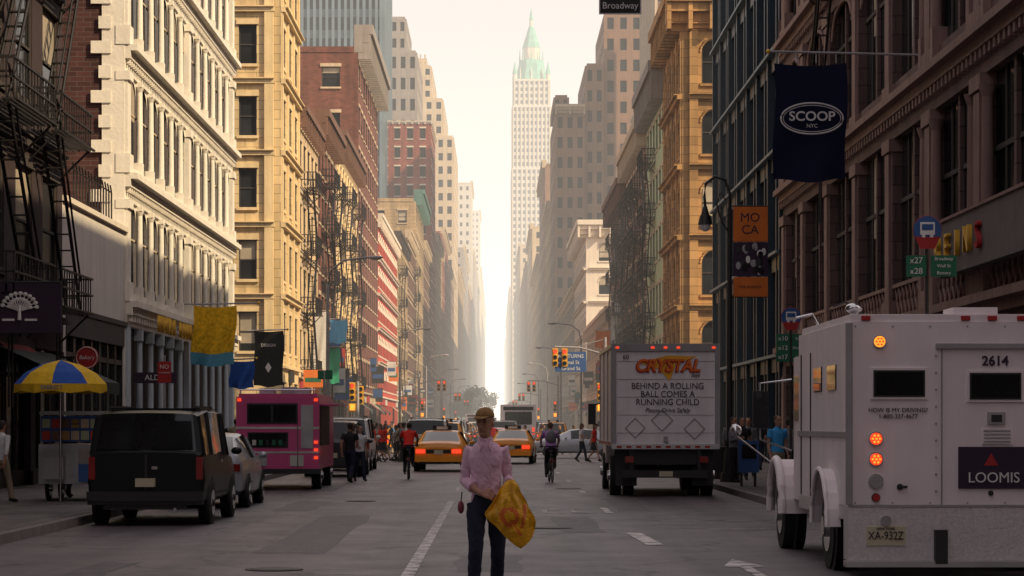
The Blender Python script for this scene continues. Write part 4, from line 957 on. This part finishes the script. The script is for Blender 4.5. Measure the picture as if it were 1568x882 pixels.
def bus(x,y,w=2.5,h=3.1,L=9,m='twhite'):
    b=MB();b.frame((0,0,0),(1,0,0),(0,1,0));b.box(-w/2,w/2,0,L,.45,h,m);b.box(-w/2+.3,w/2-.3,-.02,0,1.7,2.6,'cglass');b.box(-w/2+.2,w/2-.2,-.03,0,2.7,2.95,'plast')
    b.box(-w/2+.4,w/2-.4,-.02,0,.7,1.3,'tgrey')
    for s in(-1,1):
        b.box(s*(w/2-.2)-.08,s*(w/2-.2)+.08,-.03,0,1.0,1.5,'tail');b.box(s*w/2-.012,s*w/2+.012,.5,L-.5,1.6,2.5,'cglass');twheel(b,s*(w/2-.27),1.8,.48,.26,s);twheel(b,s*(w/2-.27),L-2,.48,.26,s)
    b.box(-w/2,w/2,-.1,.0,.4,.6,'plast');b.done('bus',loc=(x,y,0),bevel=.05)
bus(1.55,165);bus(-2.7,300);bus(3.6,380);bus(-1.2,470)
# ------------------------------------------------------------ bicycles
def bicycle(par):
    b=MB();b.frame((0,0,0),(1,0,0),(0,1,0))
    for y in(-.52,.52):
        b.tube([(0,y+.34*math.cos(t*math.pi/12),.34+.34*math.sin(t*math.pi/12)) for t in range(25)],.018,'tyre',6)
        for t in range(8): a=t*math.pi/8;b.tube([(0,y-.33*math.cos(a),.34-.33*math.sin(a)),(0,y+.33*math.cos(a),.34+.33*math.sin(a))],.003,'chrome',3)
    bb=(0,.05,.3);st=(0,.18,.88);hd=(0,-.36,.86)
    for p,q in((bb,st),(bb,(0,-.38,.68)),(hd,(0,.15,.76)),((0,.52,.34),bb),((0,.52,.34),(0,.15,.76)),((0,-.52,.34),hd),(hd,(0,-.35,1.02))): b.tube([p,q],.018,'iron',6)
    b.tube([(-.27,-.45,1.05),(-.1,-.36,1.04),(.1,-.36,1.04),(.27,-.45,1.05)],.014,'iron',6)
    b.ell(0,.2,.91,.08,.13,.035,'plast');b.tube([(-.12,.0,.42),(0,.05,.3),(.12,.1,.18)],.012,'chrome',5)
    b.box(-.06,.06,.55,.6,.6,.68,'tailo')
    b.done('bicycle',par)
for nm,me,x,y,rz in(('cyclist',P3,-2.72,73,math.pi),('cyclist',P4,1.6,69,math.pi+.06),('cyclist',P3,-.2,128,math.pi)):
    e=empty(nm,(x,y,0),rz);r=put('rider',me,(0,0,0),0,1,e);bicycle(e)
    if me is P4:
        b=MB();b.frame((0,0,0),(1,0,0),(0,1,0));b.ell(0,.1,1.33,.15,.09,.2,c_gr);b.done('backpack',e)
# ------------------------------------------------------------ hero bag
M['bag']=mat('yellow_plastic_bag',(.84,.41,.012),rough=.4,var=.25,scale=8,bump=.8,bscale=9);M['bago']=mat('orange_print',(.66,.14,.02),rough=.45)
def shopping_bag():
    me=bpy.data.meshes.new('bag');bm=bmesh.new();nu,nv=26,28
    grid={}
    for side in(0,1):
        for j in range(nv+1):
            v=j/nv
            le=-(.02+.25*min(1,v/.45)**.9) if v<.45 else -(.27-.25*((v-.45)/.55)**1.3)
            ri=(.02+.17*min(1,v/.68)**.9) if v<.68 else (.19-.13*((v-.68)/.32)**1.5)
            for i in range(nu+1):
                u=i/nu
                x=le+(ri-le)*u;z=-v*.62
                th=.07*math.sin(math.pi*u)*math.sin(math.pi*min(1,.12+v*.85))
                y=(-th if side==0 else th)
                q=noise.noise(Vector((x*9,z*6+side*5,1)))*.055+noise.noise(Vector((x*24,z*11,side*3)))*.025
                y+=q*math.sin(math.pi*min(1,v+.1));z-=.015*math.cos((u-.5)*5)*v
                x+=.03*noise.noise(Vector((z*8,side*.1,u*2)))
                grid[side,i,j]=bm.verts.new((x,y,z))
        for j in range(nv):
            for i in range(nu):
                f=bm.faces.new((grid[side,i,j],grid[side,i+1,j],grid[side,i+1,j+1],grid[side,i,j+1]));f.smooth=True
                c=grid[side,i,j].co
                if side==0 and (abs(math.hypot(c.x+.07,c.z+.32)-.07)<.02 or (abs(c.x-.06-.3*(c.z+.35))<.018 and -.45<c.z<-.24) or abs((c.x+.01)+.5*(c.z+.45))<.012 and -.5<c.z<-.35): f.material_index=1
    for j in range(nv):
        for i in(0,nu): bm.faces.new((grid[0,i,j],grid[0,i,j+1],grid[1,i,j+1],grid[1,i,j]))
    for i in range(nu): bm.faces.new((grid[0,i,nv],grid[0,i+1,nv],grid[1,i+1,nv],grid[1,i,nv]))
    bm.to_mesh(me);bm.free();me.materials.append(M['bag']);me.materials.append(M['bago'])
    o=bpy.data.objects.new('shopping_bag',me);COL.objects.link(o);return o
o=shopping_bag();o.location=(HX+.21*hs,HY-.25,1.20);o.rotation_euler=(0,math.radians(-7),.1)
b=MB();b.frame((0,0,0),(1,0,0),(0,1,0));b.ell(0,0,0,.03,.04,.06,mat('maroon_pouch',(.2,.03,.06)));b.tube([(0,0,.05),(.01,0,.14)],.006,'plast',5);b.done('wrist_pouch',loc=(HX-.235,HY-.02,.94))
# ------------------------------------------------------------ pedestrians
SW=.15
def ped(me,x,y,z=0,rz=0,s=1): put('pedestrian',me,(x,y,z-.0),rz,s)
ped(P1,-9.7,46,SW,2.7,.93);ped(P5,-9.1,50,SW,2.9);ped(P2,6.28,52.5,SW,.5,1.0);ped(P7,6.35,63,SW,1.2);ped(P5,6.9,66,SW,0);ped(P10,7.4,69,SW,.2);ped(P7,7.6,61,SW,2.8,.98);ped(P8,6.3,74,SW,0)
ped(P6,4.4,106,0,1.5);ped(P8,3.9,107.5,0,1.4);ped(P5,-4.3,69,0,2.9);ped(P8,-4.1,70.5,0,.4,.95);ped(P9,-4.4,72,0,.2)
ped(P9,-9.1,61,SW,.1);ped(P10,-8.6,60,SW,.4);ped(P7,-8.2,66,SW,.2);ped(P5,-8,68,SW,3);ped(P1,-8.6,72,SW,.2)
pl=[P1,P2,P5,P6,P7,P8,P9,P10,P5,P7]
for i in range(44):
    D=R.uniform(70,190);ped(R.choice(pl),R.uniform(-10.5,-7.5),D,SW if not 107<D<131 else 0,R.choice((0,3.1))+R.uniform(-.4,.4),R.uniform(.93,1.05))
for i in range(22):
    D=R.uniform(66,180);ped(R.choice(pl),R.uniform(6.5,10),D,SW if not 118<D<139 else 0,R.choice((0,3.1))+R.uniform(-.4,.4),R.uniform(.93,1.05))
for i in range(20):
    ped(R.choice(pl),R.uniform(-6.8,-3.8),R.uniform(107,114),0,R.choice((1.57,-1.57)),R.uniform(.93,1.03))
for i in range(12):
    ped(R.choice(pl),R.uniform(-6.6,5),R.uniform(132,137),0,R.choice((1.57,-1.57)),R.uniform(.93,1.03))
# ------------------------------------------------------------ food cart
M['umy']=cloth('umbrella_yellow',(.80,.50,.03));M['umb']=cloth('umbrella_blue',(.03,.10,.42))
e=empty('food_cart',(-8.9,47.5,SW));b=MB();b.frame((0,0,0),(1,0,0),(0,1,0))
b.box(-.35,1.15,0,2.2,.35,1.15,'sil');b.box(-.35,1.15,.1,2.1,1.75,1.82,'sil')
for x in(-.33,1.11): 
    for y in(.1,2.06): b.box(x,x+.04,y,y+.04,1.15,1.75,'sil')
b.box(-.3,1.1,-.015,0,1.2,1.72,SGN[3]);cc=[M['redp'],M['trimc'],M['brown'],M['pgreen'],M['tan']]
for i in range(7):
    for j in range(2): b.box(-.27+i*.195,-.11+i*.195,-.03,-.015,1.24+j*.24,1.42+j*.24,cc[(i*2+j*3)%5])
b.box(-.3,.4,-.02,0,.5,1.05,'tgrey');b.box(.45,1.1,-.02,0,.5,1.05,'chrome')
b.box(-.2,.2,-.3,-.02,.45,.9,'tgrey');b.box(.5,.95,-.25,-.02,.4,.75,SGN[3])
for x in(-.25,1.05): twheel(b,x,.4,.25,.06,1);twheel(b,x,1.8,.25,.06,1)
b.box(1.15,1.5,.2,1.9,1.1,1.14,'sil')
b.done('cart_body',e)
e=empty('market_umbrella',(-8.75,47.2,SW));b=MB();b.frame((0,0,0),(1,0,0),(0,1,0));b.cyl(0,0,0,2.85,.025,.02,'chrome',8)
n=16
for i in range(n):
    a0,a1=2*math.pi*i/n,2*math.pi*(i+1)/n;m='umy' if (i//2)%2 else 'umb'
    pr=[(0,2.85),(.4,2.75),(.72,2.58),(.93,2.36),(.94,2.22)]
    for k in range(4):
        (r0,z0),(r1,z1)=pr[k],pr[k+1]
        mm='umy' if k==3 else m
        zz=z1-(.05 if k==3 and i%2 else 0)
        b.add([(r0*math.cos(a0),r0*math.sin(a0),z0),(r0*math.cos(a1),r0*math.sin(a1),z0),(r1*math.cos(a1),r1*math.sin(a1),z1-(.05 if k==3 and i%2==0 else 0)),(r1*math.cos(a0),r1*math.sin(a0),zz)],[(0,1,2,3)],mm,False)
for i in range(8): a=2*math.pi*i/8;b.tube([(0,0,2.3),(.9*math.cos(a),.9*math.sin(a),2.35)],.006,'chrome',4)
b.done('canopy',e)
text('SABRETT',.11,(0,-.95,2.28),'umb',e)
# ------------------------------------------------------------ flags & banners
def flag(name,x,y,ztop,w,h,m,pole=None,wav=.12,m2=None,split=0,lean=0,sc=6):
    e=empty(name,(x,y,ztop));bm=bmesh.new();nu,nv=20,24;g={}
    for j in range(nv+1):
        for i in range(nu+1):
            u,v=i/nu,j/nv;q=wav*(math.sin(u*sc+v*2)+.5*math.sin(u*sc*2.1+v*5+1))*(.25+v);g[i,j]=bm.verts.new((u*w+lean*v+.04*math.sin(v*6),q,-v*h-.04*w*math.sin(u*3.14)+.03*math.sin(u*9)*v))
    for j in range(nv):
        for i in range(nu):
            f=bm.faces.new((g[i,j],g[i+1,j],g[i+1,j+1],g[i,j+1]));f.smooth=True
            if m2 and j/nv>=split: f.material_index=1
    me=bpy.data.meshes.new('fabric');bm.to_mesh(me);bm.free();me.materials.append(m)
    if m2: me.materials.append(m2)
    put('fabric',me,(0,0,0),0,1,e)
    if pole:
        b=MB();b.frame((0,0,0),(1,0,0),(0,1,0));b.tube([(pole[0],0,pole[2]),(pole[1],0,pole[3])],.03,'tgrey',8);b.ell(pole[0],0,pole[2],.06,.06,.06,'gold')
        for k in range(4): u=w*(k+.1)/3.6;b.tube([(u,0,0),(u,0,pole[2]+(pole[3]-pole[2])*(u-pole[0])/(pole[1]-pole[0]))],.01,'ink2',4)
        b.done('pole',e)
    return e
M['navy']=cloth('navy_flag',(.005,.007,.034))
e=flag('shop_flag',7.15,60.5,11.0,1.85,2.98,M['navy'],pole=(-.15,4.2,.30,.2),wav=.06,sc=4)
b=MB();b.frame((0,0,0),(1,0,0),(0,1,0));b.tube([(.95+.80*math.cos(t*math.pi/20),-.19,-1.45+.40*math.sin(t*math.pi/20)) for t in range(41)],.022,'ink2',5)
b.tube([(.95+.74*math.cos(t*math.pi/20),-.19,-1.45+.34*math.sin(t*math.pi/20)) for t in range(41)],.01,'ink2',5);b.done('emblem',e)
text('SCOOP',.34,(.95,-.19,-1.40),'ink2',e,sx=1.05,bold=.006);text('NYC',.14,(.95,-.19,-1.64),'ink2',e)
flag('yellow_flag',-11.6,90,6.25,1.65,2.25,cloth('yellow_flag',(.76,.44,.02),v=.35),pole=(2.5,-.35,.1,.05),m2=cloth('blue_flag',(.10,.32,.46)),split=.78,lean=-.1)
flag('blue_flag',-10.9,96,4.3,1.0,1.1,cloth('royal_blue_flag',(.03,.1,.4)),pole=(1.1,-1.0,.1,.0))
e=flag('black_banner',-11.5,111.5,6.15,1.4,2.6,cloth('black_banner',(.012,.012,.014)),pole=(1.6,-.3,.06,.0),wav=.05);b=MB();b.frame((0,0,0),(1,0,0),(0,1,0));b.poly([(.55,-.16,-1.75),(.7,-.16,-1.5),(.85,-.16,-1.75),(.7,-.16,-2.0)],'ink2');b.done('emblem',e)
text('DESIGN',.2,(.7,-.16,-.7),'ink2',e)
flag('white_banner',-11.8,152,9.0,.9,4.2,cloth('white_banner',(.55,.55,.55)),wav=.04,pole=(1.0,-.1,.05,.05))
flag('blue_banner',-10.8,152.5,8.5,1.1,1.5,cloth('sky_blue_banner',(.10,.33,.6)),wav=.03,pole=(1.2,-.2,.05,.05))
flag('green_banner',-11.1,153,6.7,.9,2.3,cloth('green_banner',(.03,.28,.16)),wav=.03,pole=(1.0,-.2,.05,.05))
flag('white_banner',10.0,205,12.5,.8,3.8,cloth('white_banner2',(.5,.5,.47)),wav=.04,pole=(-.1,1.1,.05,.05))
flag('orange_banner',8.0,190,9.3,1.2,1.4,SGN[4],wav=.03,pole=(-.1,3,.05,.05))
for i in range(50):
    s=R.choice((-1,1));D=R.uniform(142,400)
    z=R.uniform(3.3,7.0);w=R.uniform(.5,1.2);h=R.uniform(.5,1.7);X=XL if s<0 else XR
    b=MB();b.frame((X,D,z),(1 if s<0 else -1,0,0),(0,-1,0));b.box(.35,.35+w,-.06,.06,0,h,R.choice(SGN+[SGN[0],SGN[1],M['trimc']]));b.box(.45,.25+w,.062,.07,h*.3,h*.55,R.choice(SGN))
    b.box(0,.35+w,-.02,.02,h+.02,h+.07,'iron');b.done('shop_sign')
# banner lamp post (right) with crook
e=empty('street_lamp',(6.3,63.5,SW));b=MB();b.frame((0,0,0),(1,0,0),(0,1,0))
b.cyl(0,0,0,.9,.2,.13,'iron',12);b.cyl(0,0,.9,7.4,.085,.055,'iron',10);b.cyl(0,0,.0,.25,.26,.24,'iron',12);b.cyl(0,0,1.0,1.1,.14,.14,'iron',12)
b.tube([(0,0,7.2),(0,0,7.8),(-.12,0,8.15),(-.4,0,8.25),(-.65,0,8.05),(-.68,0,7.7),(-.66,0,7.45)],.04,'iron',8)
b.tube([(0,0,6.7),(-.2,0,7.0),(-.35,0,7.5),(-.25,0,7.8),(-.1,0,7.6)],.025,'iron',6)
b.cyl(-.66,0,7.2,7.45,.12,.05,'iron',10);b.cyl(-.66,0,6.95,7.2,.2,.14,'iron',12);b.ell(-.66,0,6.92,.15,.15,.16,'head')
for z in(7.45,6.5,5.95,5.0): b.tube([(0,-.02,z),(1.05,-.02,z)],.018,'iron',5)
ob=SGN[4];b.box(.1,1.03,-.035,-.02,6.48,7.43,ob);b.box(.1,1.03,-.035,-.02,5.55,6.46,'ink');b.box(.1,1.03,-.035,-.02,5.0,5.53,ob)
for i in range(26):
    cx=.2+.74*R.random();cz=5.63+.75*R.random();b.ell(cx,-.036-.0005*i,cz,.05+.04*R.random(),.003,.10,R.choice(('tgrey','ink2','plast','dark','tgrey')))
b.done('post',e);text('MO',.34,(.55,-.04,7.13),'ink',e);text('CA',.34,(.55,-.04,6.80),'ink',e);text('THE MUSEUM',.1,(.55,-.04,5.26),'ink',e)
def cobra(x,y,s,h=9.1):
    b=MB();b.frame((0,0,0),(1,0,0),(0,1,0));b.cyl(0,0,0,1,.16,.12,'tgrey',10);b.cyl(0,0,1,h-1.2,.10,.07,'tgrey',10)
    b.tube([(0,0,h-1.3),(s*.15,0,h-.6),(s*.7,0,h-.15),(s*1.9,0,h)],.045,'tgrey',8);b.ell(s*2.15,0,h-.02,.34,.14,.09,'tgrey');b.ell(s*2.15,0,h-.08,.22,.1,.07,'head')
    b.done('street_lamp',loc=(x,y,SW))
for x,y,s in ((-7.6,106,1),(6.3,175,-1),(-7.6,185,1),(6.3,230,-1),(-7.6,255,1),(6.3,290,-1),(-7.6,320,1),(6.3,350,-1),(-7.6,390,1),(6.3,430,-1),(-7.6,460,1)): cobra(x,y,s)
M['sigy']=mat('signal_yellow',(.62,.33,.03),rough=.5)
def signal(b,x,y,z,lit=0,s=1):
    b.box(x-.17,x+.17,y-.12,y+.12,z,z+1.05,'sigy')
    for i in range(3):
        m='tail' if (lit==0 and i==2) else 'plast';b.disc(x,y-.15,z+.18+i*.34,.12,.03,m,14);b.tube([(x+.14*math.cos(a),y-.3,z+.18+i*.34+.14*math.sin(a)) for a in[math.pi*k/6 for k in range(7)]],.02,'sigy',4)
        b.box(x-.15,x+.15,y-.3,y-.14,z+.3+i*.34,z+.315+i*.34,'sigy')
def sigpole(x,y,s,arm,sign=None):
    e=empty('traffic_light',(x,y,SW));b=MB();b.frame((0,0,0),(1,0,0),(0,1,0));b.cyl(0,0,0,.5,.18,.14,'tgrey',10);b.cyl(0,0,.5,6.6 if arm else 4,.1,.08,'tgrey',10)
    if arm:
        b.tube([(0,0,5.6),(s*arm*.5,0,6.0),(s*arm,0,6.05)],.05,'tgrey',8);b.tube([(0,0,6.5),(s*arm*.5,0,6.1)],.02,'tgrey',5)
        signal(b,s*arm,0,4.9);signal(b,s*(arm-.55),0,4.9)
    signal(b,s*.3,0,2.9);b.box(s*.3-.2,s*.3+.2,-.15,.1,2.3,2.75,'sigy');b.box(s*.3-.14,s*.3+.14,-.17,-.15,2.36,2.7,'amber')
    if not arm: signal(b,-s*.15,.3,2.7,1)
    if sign:
        b.box(s*1.9-1.0,s*1.9+.8,-.06,-.03,4.6,5.75,SGN[3]);
    b.done('pole',e)
    if sign: 
        for i,t in enumerate(('NO TURNS','Canal St','Grand St')): text(t,.3,(s*1.9-.1,-.07,5.5-.36*i),'ink2',e)
sigpole(6.3,136,-1,2.9,1);sigpole(-7.9,134,-1,0);sigpole(-7.7,235,1,2.5);sigpole(6.3,240,-1,3);sigpole(6.3,335,-1,3);sigpole(-7.7,333,1,2.5);sigpole(6.3,430,-1,3.2);sigpole(-7.7,428,1,2.5)
e=empty('street_name_sign',(7.6,30,0));b=MB();b.frame((0,0,0),(1,0,0),(0,1,0));b.cyl(0,0,0,8,.13,.09,'tgrey',10);b.tube([(0,0,7.4),(-3,0,7.75),(-6.4,0,7.8)],.05,'tgrey',8)
for x in(-6.2,-5.85): b.box(x-.01,x+.01,-.01,.01,7.2,7.8,'tgrey')
b.box(-6.29,-5.75,-.012,.012,6.935,7.22,'ink2');b.box(-6.275,-5.765,-.016,-.012,6.95,7.205,SGN[1]);b.done('pole',e);text('Broadway',.12,(-6.02,-.022,7.04),'ink2',e,sx=.95)
def busstop(x,y,h,rows):
    e=empty('bus_stop_sign',(x,y,SW));b=MB();b.frame((0,0,0),(1,0,0),(0,1,0));b.cyl(0,0,0,h+.1,.028,.028,'trimd',8)
    b.disc(0,-.06,h,.215,.02,SGN[3],24);b.poly([(-.19,-.062,h-.1),(.19,-.062,h-.1),(.11,-.062,h-.28),(-.11,-.062,h-.28)],'lred');b.tube([(.215*math.cos(t*math.pi/12),-.05,h+.215*math.sin(t*math.pi/12)) for t in range(25)],.008,'lred',4)
    b.box(-.11,.11,-.068,-.06,h-.07,h+.12,'ink2');b.box(-.085,.085,-.072,-.068,h+.0,h+.09,SGN[3]);b.box(-.085,-.035,-.072,-.06,h-.11,h-.07,'ink2');b.box(.035,.085,-.072,-.06,h-.11,h-.07,'ink2')
    for x0,x1,z0,z1,t,ts in rows: b.box(x0,x1,-.06,-.045,z0,z1,SGN[5])
    b.done('pole',e)
    for x0,x1,z0,z1,t,ts in rows:
        for i,l in enumerate(t): text(l,ts,((x0+x1)/2,-.065,z1-(i+.5)*(z1-z0)/len(t)),'ink2',e)
busstop(6.5,35.5,4.48,[(-.32,-.02,3.78,4.1,('x27','x28'),.13),(.05,.44,3.78,4.1,('Broadway','Wall St','Battery'),.07)])
busstop(6.35,50.7,3.86,[(-.32,-.03,2.9,3.5,('x10','x12','x17'),.14),(0.02,.42,2.9,3.5,('Express','Downtown','Service'),.08)])
e=empty('shop_sign',(XR-.35,52.2,5.75));b=MB();b.frame((0,0,0),(0,1,0),(-1,0,0));b.box(-6,3.5,0,.25,-.6,.65,'band');b.box(-6,3.5,0,.3,.65,.72,'purpl2');b.done('board',e)
for i,ch in enumerate('REINS'): text(ch,.85,(-.3,2.9-i*1.15,0),'gold' if i<4 else 'lred',e,rot=(math.pi/2,0,-math.pi/2),ext=.06)
e=empty('tree_logo_sign',(-10.95,54,4.35));b=MB();b.frame((0,0,0),(1,0,0),(0,-1,0));b.box(-1.0,.95,-.1,0,-.55,.6,'ink')
b.tube([(.0,.02,-.25),(0,.02,.1)],[.05,.03],'ink2',6)
for i in range(22):
    a=math.pi*(i%11+.3)/11;r=.22+.14*(i//11);b.ell(r*math.cos(a)*1.1,.02,.02+r*.95*math.sin(a),.055,.012,.045,'ink2');b.tube([(0,.02,-.05),(r*math.cos(a),.02,.02+r*.85*math.sin(a))],.012,'ink2',4)
for x0,x1 in((-.4,-.12),(.12,.4)): b.box(x0,x1,0,.02,-.27,-.22,'ink2')
b.tube([(-1.0,-.05,.62),(.95,-.05,.62)],.03,'iron',5);b.done('board',e)
b=MB();b.frame((-11.9,56,0),(0,1,0),(1,0,0));b.add([b.P(0,0,3.6),b.P(7,0,3.6),b.P(7,1.8,2.8),b.P(0,1.8,2.8),b.P(7,1.8,2.5),b.P(0,1.8,2.5)],[(0,1,2,3),(3,2,4,5)],AWN[0]);b.done('awning')
e=empty('round_shop_sign',(-11.0,63.2,3.5));b=MB();b.frame((0,0,0),(1,0,0),(0,1,0));b.disc(0,-.05,0,.31,.08,'lred',22);b.tube([(.28*math.cos(t*math.pi/12),-.06,.28*math.sin(t*math.pi/12)) for t in range(25)],.012,'ink2',4);b.box(-.95,-.3,-.02,.02,-.03,.03,'iron');b.done('board',e);text('Bakery',.15,(0,-.07,0),'ink2',e,shear=.2)
e=empty('shop_sign',(-11.1,78,3.25));b=MB();b.frame((0,0,0),(1,0,0),(0,1,0));b.box(-.9,.5,-.06,.06,-.18,.18,'ink');b.done('board',e);text('ALDO',.26,(-.2,-.07,0),'ink2',e)
e=empty('parking_sign',(-7.9,56,SW));b=MB();b.frame((0,0,0),(1,0,0),(0,1,0));b.cyl(0,0,0,3.2,.03,.03,'tgrey',8);b.box(-.16,.16,-.05,-.03,2.55,3.05,'lred');b.done('pole',e);text('NO',.14,(0,-.06,2.92),'ink2',e);text('STANDING',.055,(0,-.06,2.78),'ink2',e)
e=empty('street_name_sign',(-7.6,104,SW));b=MB();b.frame((0,0,0),(1,0,0),(0,1,0));b.cyl(0,0,0,3.9,.04,.04,'tgrey',8);b.box(-.3,.35,-.02,.02,3.55,3.95,SGN[5]);b.done('pole',e)
e=empty('gilded_shop_letters',(XL+.45,80,5.1))
for i,ch in enumerate('HENRI LEHR'): text(ch,.8,(.1,i*.9,0),'gold',e,rot=(math.pi/2,0,math.pi/2),ext=.05)
for x,y in((6.4,67),(-7.8,58),(6.5,112)):
    b=MB();b.cyl(0,0,0,.85,.24,.3,'iron',14);b.cyl(0,0,.85,.92,.33,.33,'iron',14);b.done('litter_bin',loc=(x,y,SW))
for x,y,c in((-7.7,73,SGN[2]),(-7.7,73.7,SGN[3]),(6.3,58.8,SGN[3])):
    b=MB();b.frame((0,0,0),(1,0,0),(0,1,0));b.box(-.25,.25,-.2,.2,.35,1.15,c);b.box(-.18,.18,-.22,-.2,.7,1.05,'cglass');b.box(-.2,-.14,-.05,.05,0,.35,'iron');b.box(.14,.2,-.05,.05,0,.35,'iron');b.done('newspaper_box',loc=(x,y,SW))
for x,y,z in((-18,180,22.9),(-20,330,27.4),(20,210,21.4),(18,150,25.8),(17,600,60)):
    b=MB();b.frame((0,0,0),(1,0,0),(0,1,0));b.cyl(0,0,2.5,5.5,1.7,1.6,'brown',16);b.cyl(0,0,5.5,6.8,1.8,.05,'trimd',16)
    for sx in(-1,1):
        for sy in(-1,1): b.tube([(sx*1.2,sy*1.2,0),(sx*1.1,sy*1.1,2.5)],.12,'iron',5)
    b.done('water_tank',loc=(x,y,z))
# ------------------------------------------------------------ haze (absorbing volume with its own glow imitating scattered light)
m=bpy.data.materials.new('haze_glow');m.use_nodes=True;n=m.node_tree.nodes;l=m.node_tree.links;n.clear()
out=n.new('ShaderNodeOutputMaterial');ab=n.new('ShaderNodeVolumeAbsorption');em=n.new('ShaderNodeEmission');ad=n.new('ShaderNodeAddShader')
SIG=.00036
ab.inputs['Color'].default_value=(0,0,0,1);ab.inputs['Density'].default_value=SIG
em.inputs['Color'].default_value=(1.0,.90,.77,1);em.inputs['Strength'].default_value=SIG*1.42
l.new(ab.outputs[0],ad.inputs[0]);l.new(em.outputs[0],ad.inputs[1]);l.new(ad.outputs[0],out.inputs['Volume'])
me=bpy.data.meshes.new('haze');bm=bmesh.new();bmesh.ops.create_cube(bm,size=1,matrix=Matrix.Translation((0,2550,149))@Matrix.Diagonal((1000,4900,302,1)));bmesh.ops.recalc_face_normals(bm,faces=bm.faces);bm.to_mesh(me);bm.free();me.materials.append(m)
o=bpy.data.objects.new('haze',me);COL.objects.link(o)
# ------------------------------------------------------------ light
el=math.radians(37);sd=Vector((.83,-.56,0)).normalized()
sun=bpy.data.lights.new('sun','SUN');sun.energy=5.0;sun.angle=math.radians(.5);sun.color=(1,.78,.48)
so=bpy.data.objects.new('sun',sun);COL.objects.link(so)
dirv=Vector((sd.x*math.cos(el),sd.y*math.cos(el),math.sin(el)));so.rotation_euler=dirv.to_track_quat('Z','Y').to_euler();so.location=(60,-60,80)
w=bpy.data.worlds.new('World');sc.world=w;w.use_nodes=True;n=w.node_tree.nodes;l=w.node_tree.links
sky=n.new('ShaderNodeTexSky');sky.sky_type='NISHITA';sky.sun_disc=False;sky.sun_elevation=el;sky.sun_rotation=math.atan2(sd.x,sd.y);sky.dust_density=4;sky.air_density=1.2
tn=n.new('ShaderNodeMix');tn.data_type='RGBA';tn.blend_type='MIX';tn.inputs['Factor'].default_value=.6;tn.inputs[7].default_value=(6.0,5.0,4.75,1)
l.new(sky.outputs[0],tn.inputs[6]);bg=n['Background'];l.new(tn.outputs[2],bg.inputs['Color']);bg.inputs['Strength'].default_value=.15
c=bpy.data.cameras.new('camera');c.sensor_width=36;c.lens=82.65;c.shift_x=.0153;c.shift_y=.1333;c.clip_end=12000;c.clip_start=.1
co=bpy.data.objects.new('camera',c);COL.objects.link(co);co.location=(0,0,1.7);co.rotation_euler=(math.pi/2,0,0);sc.camera=co
sc.view_settings.view_transform='Standard';sc.view_settings.look='None';sc.view_settings.exposure=0
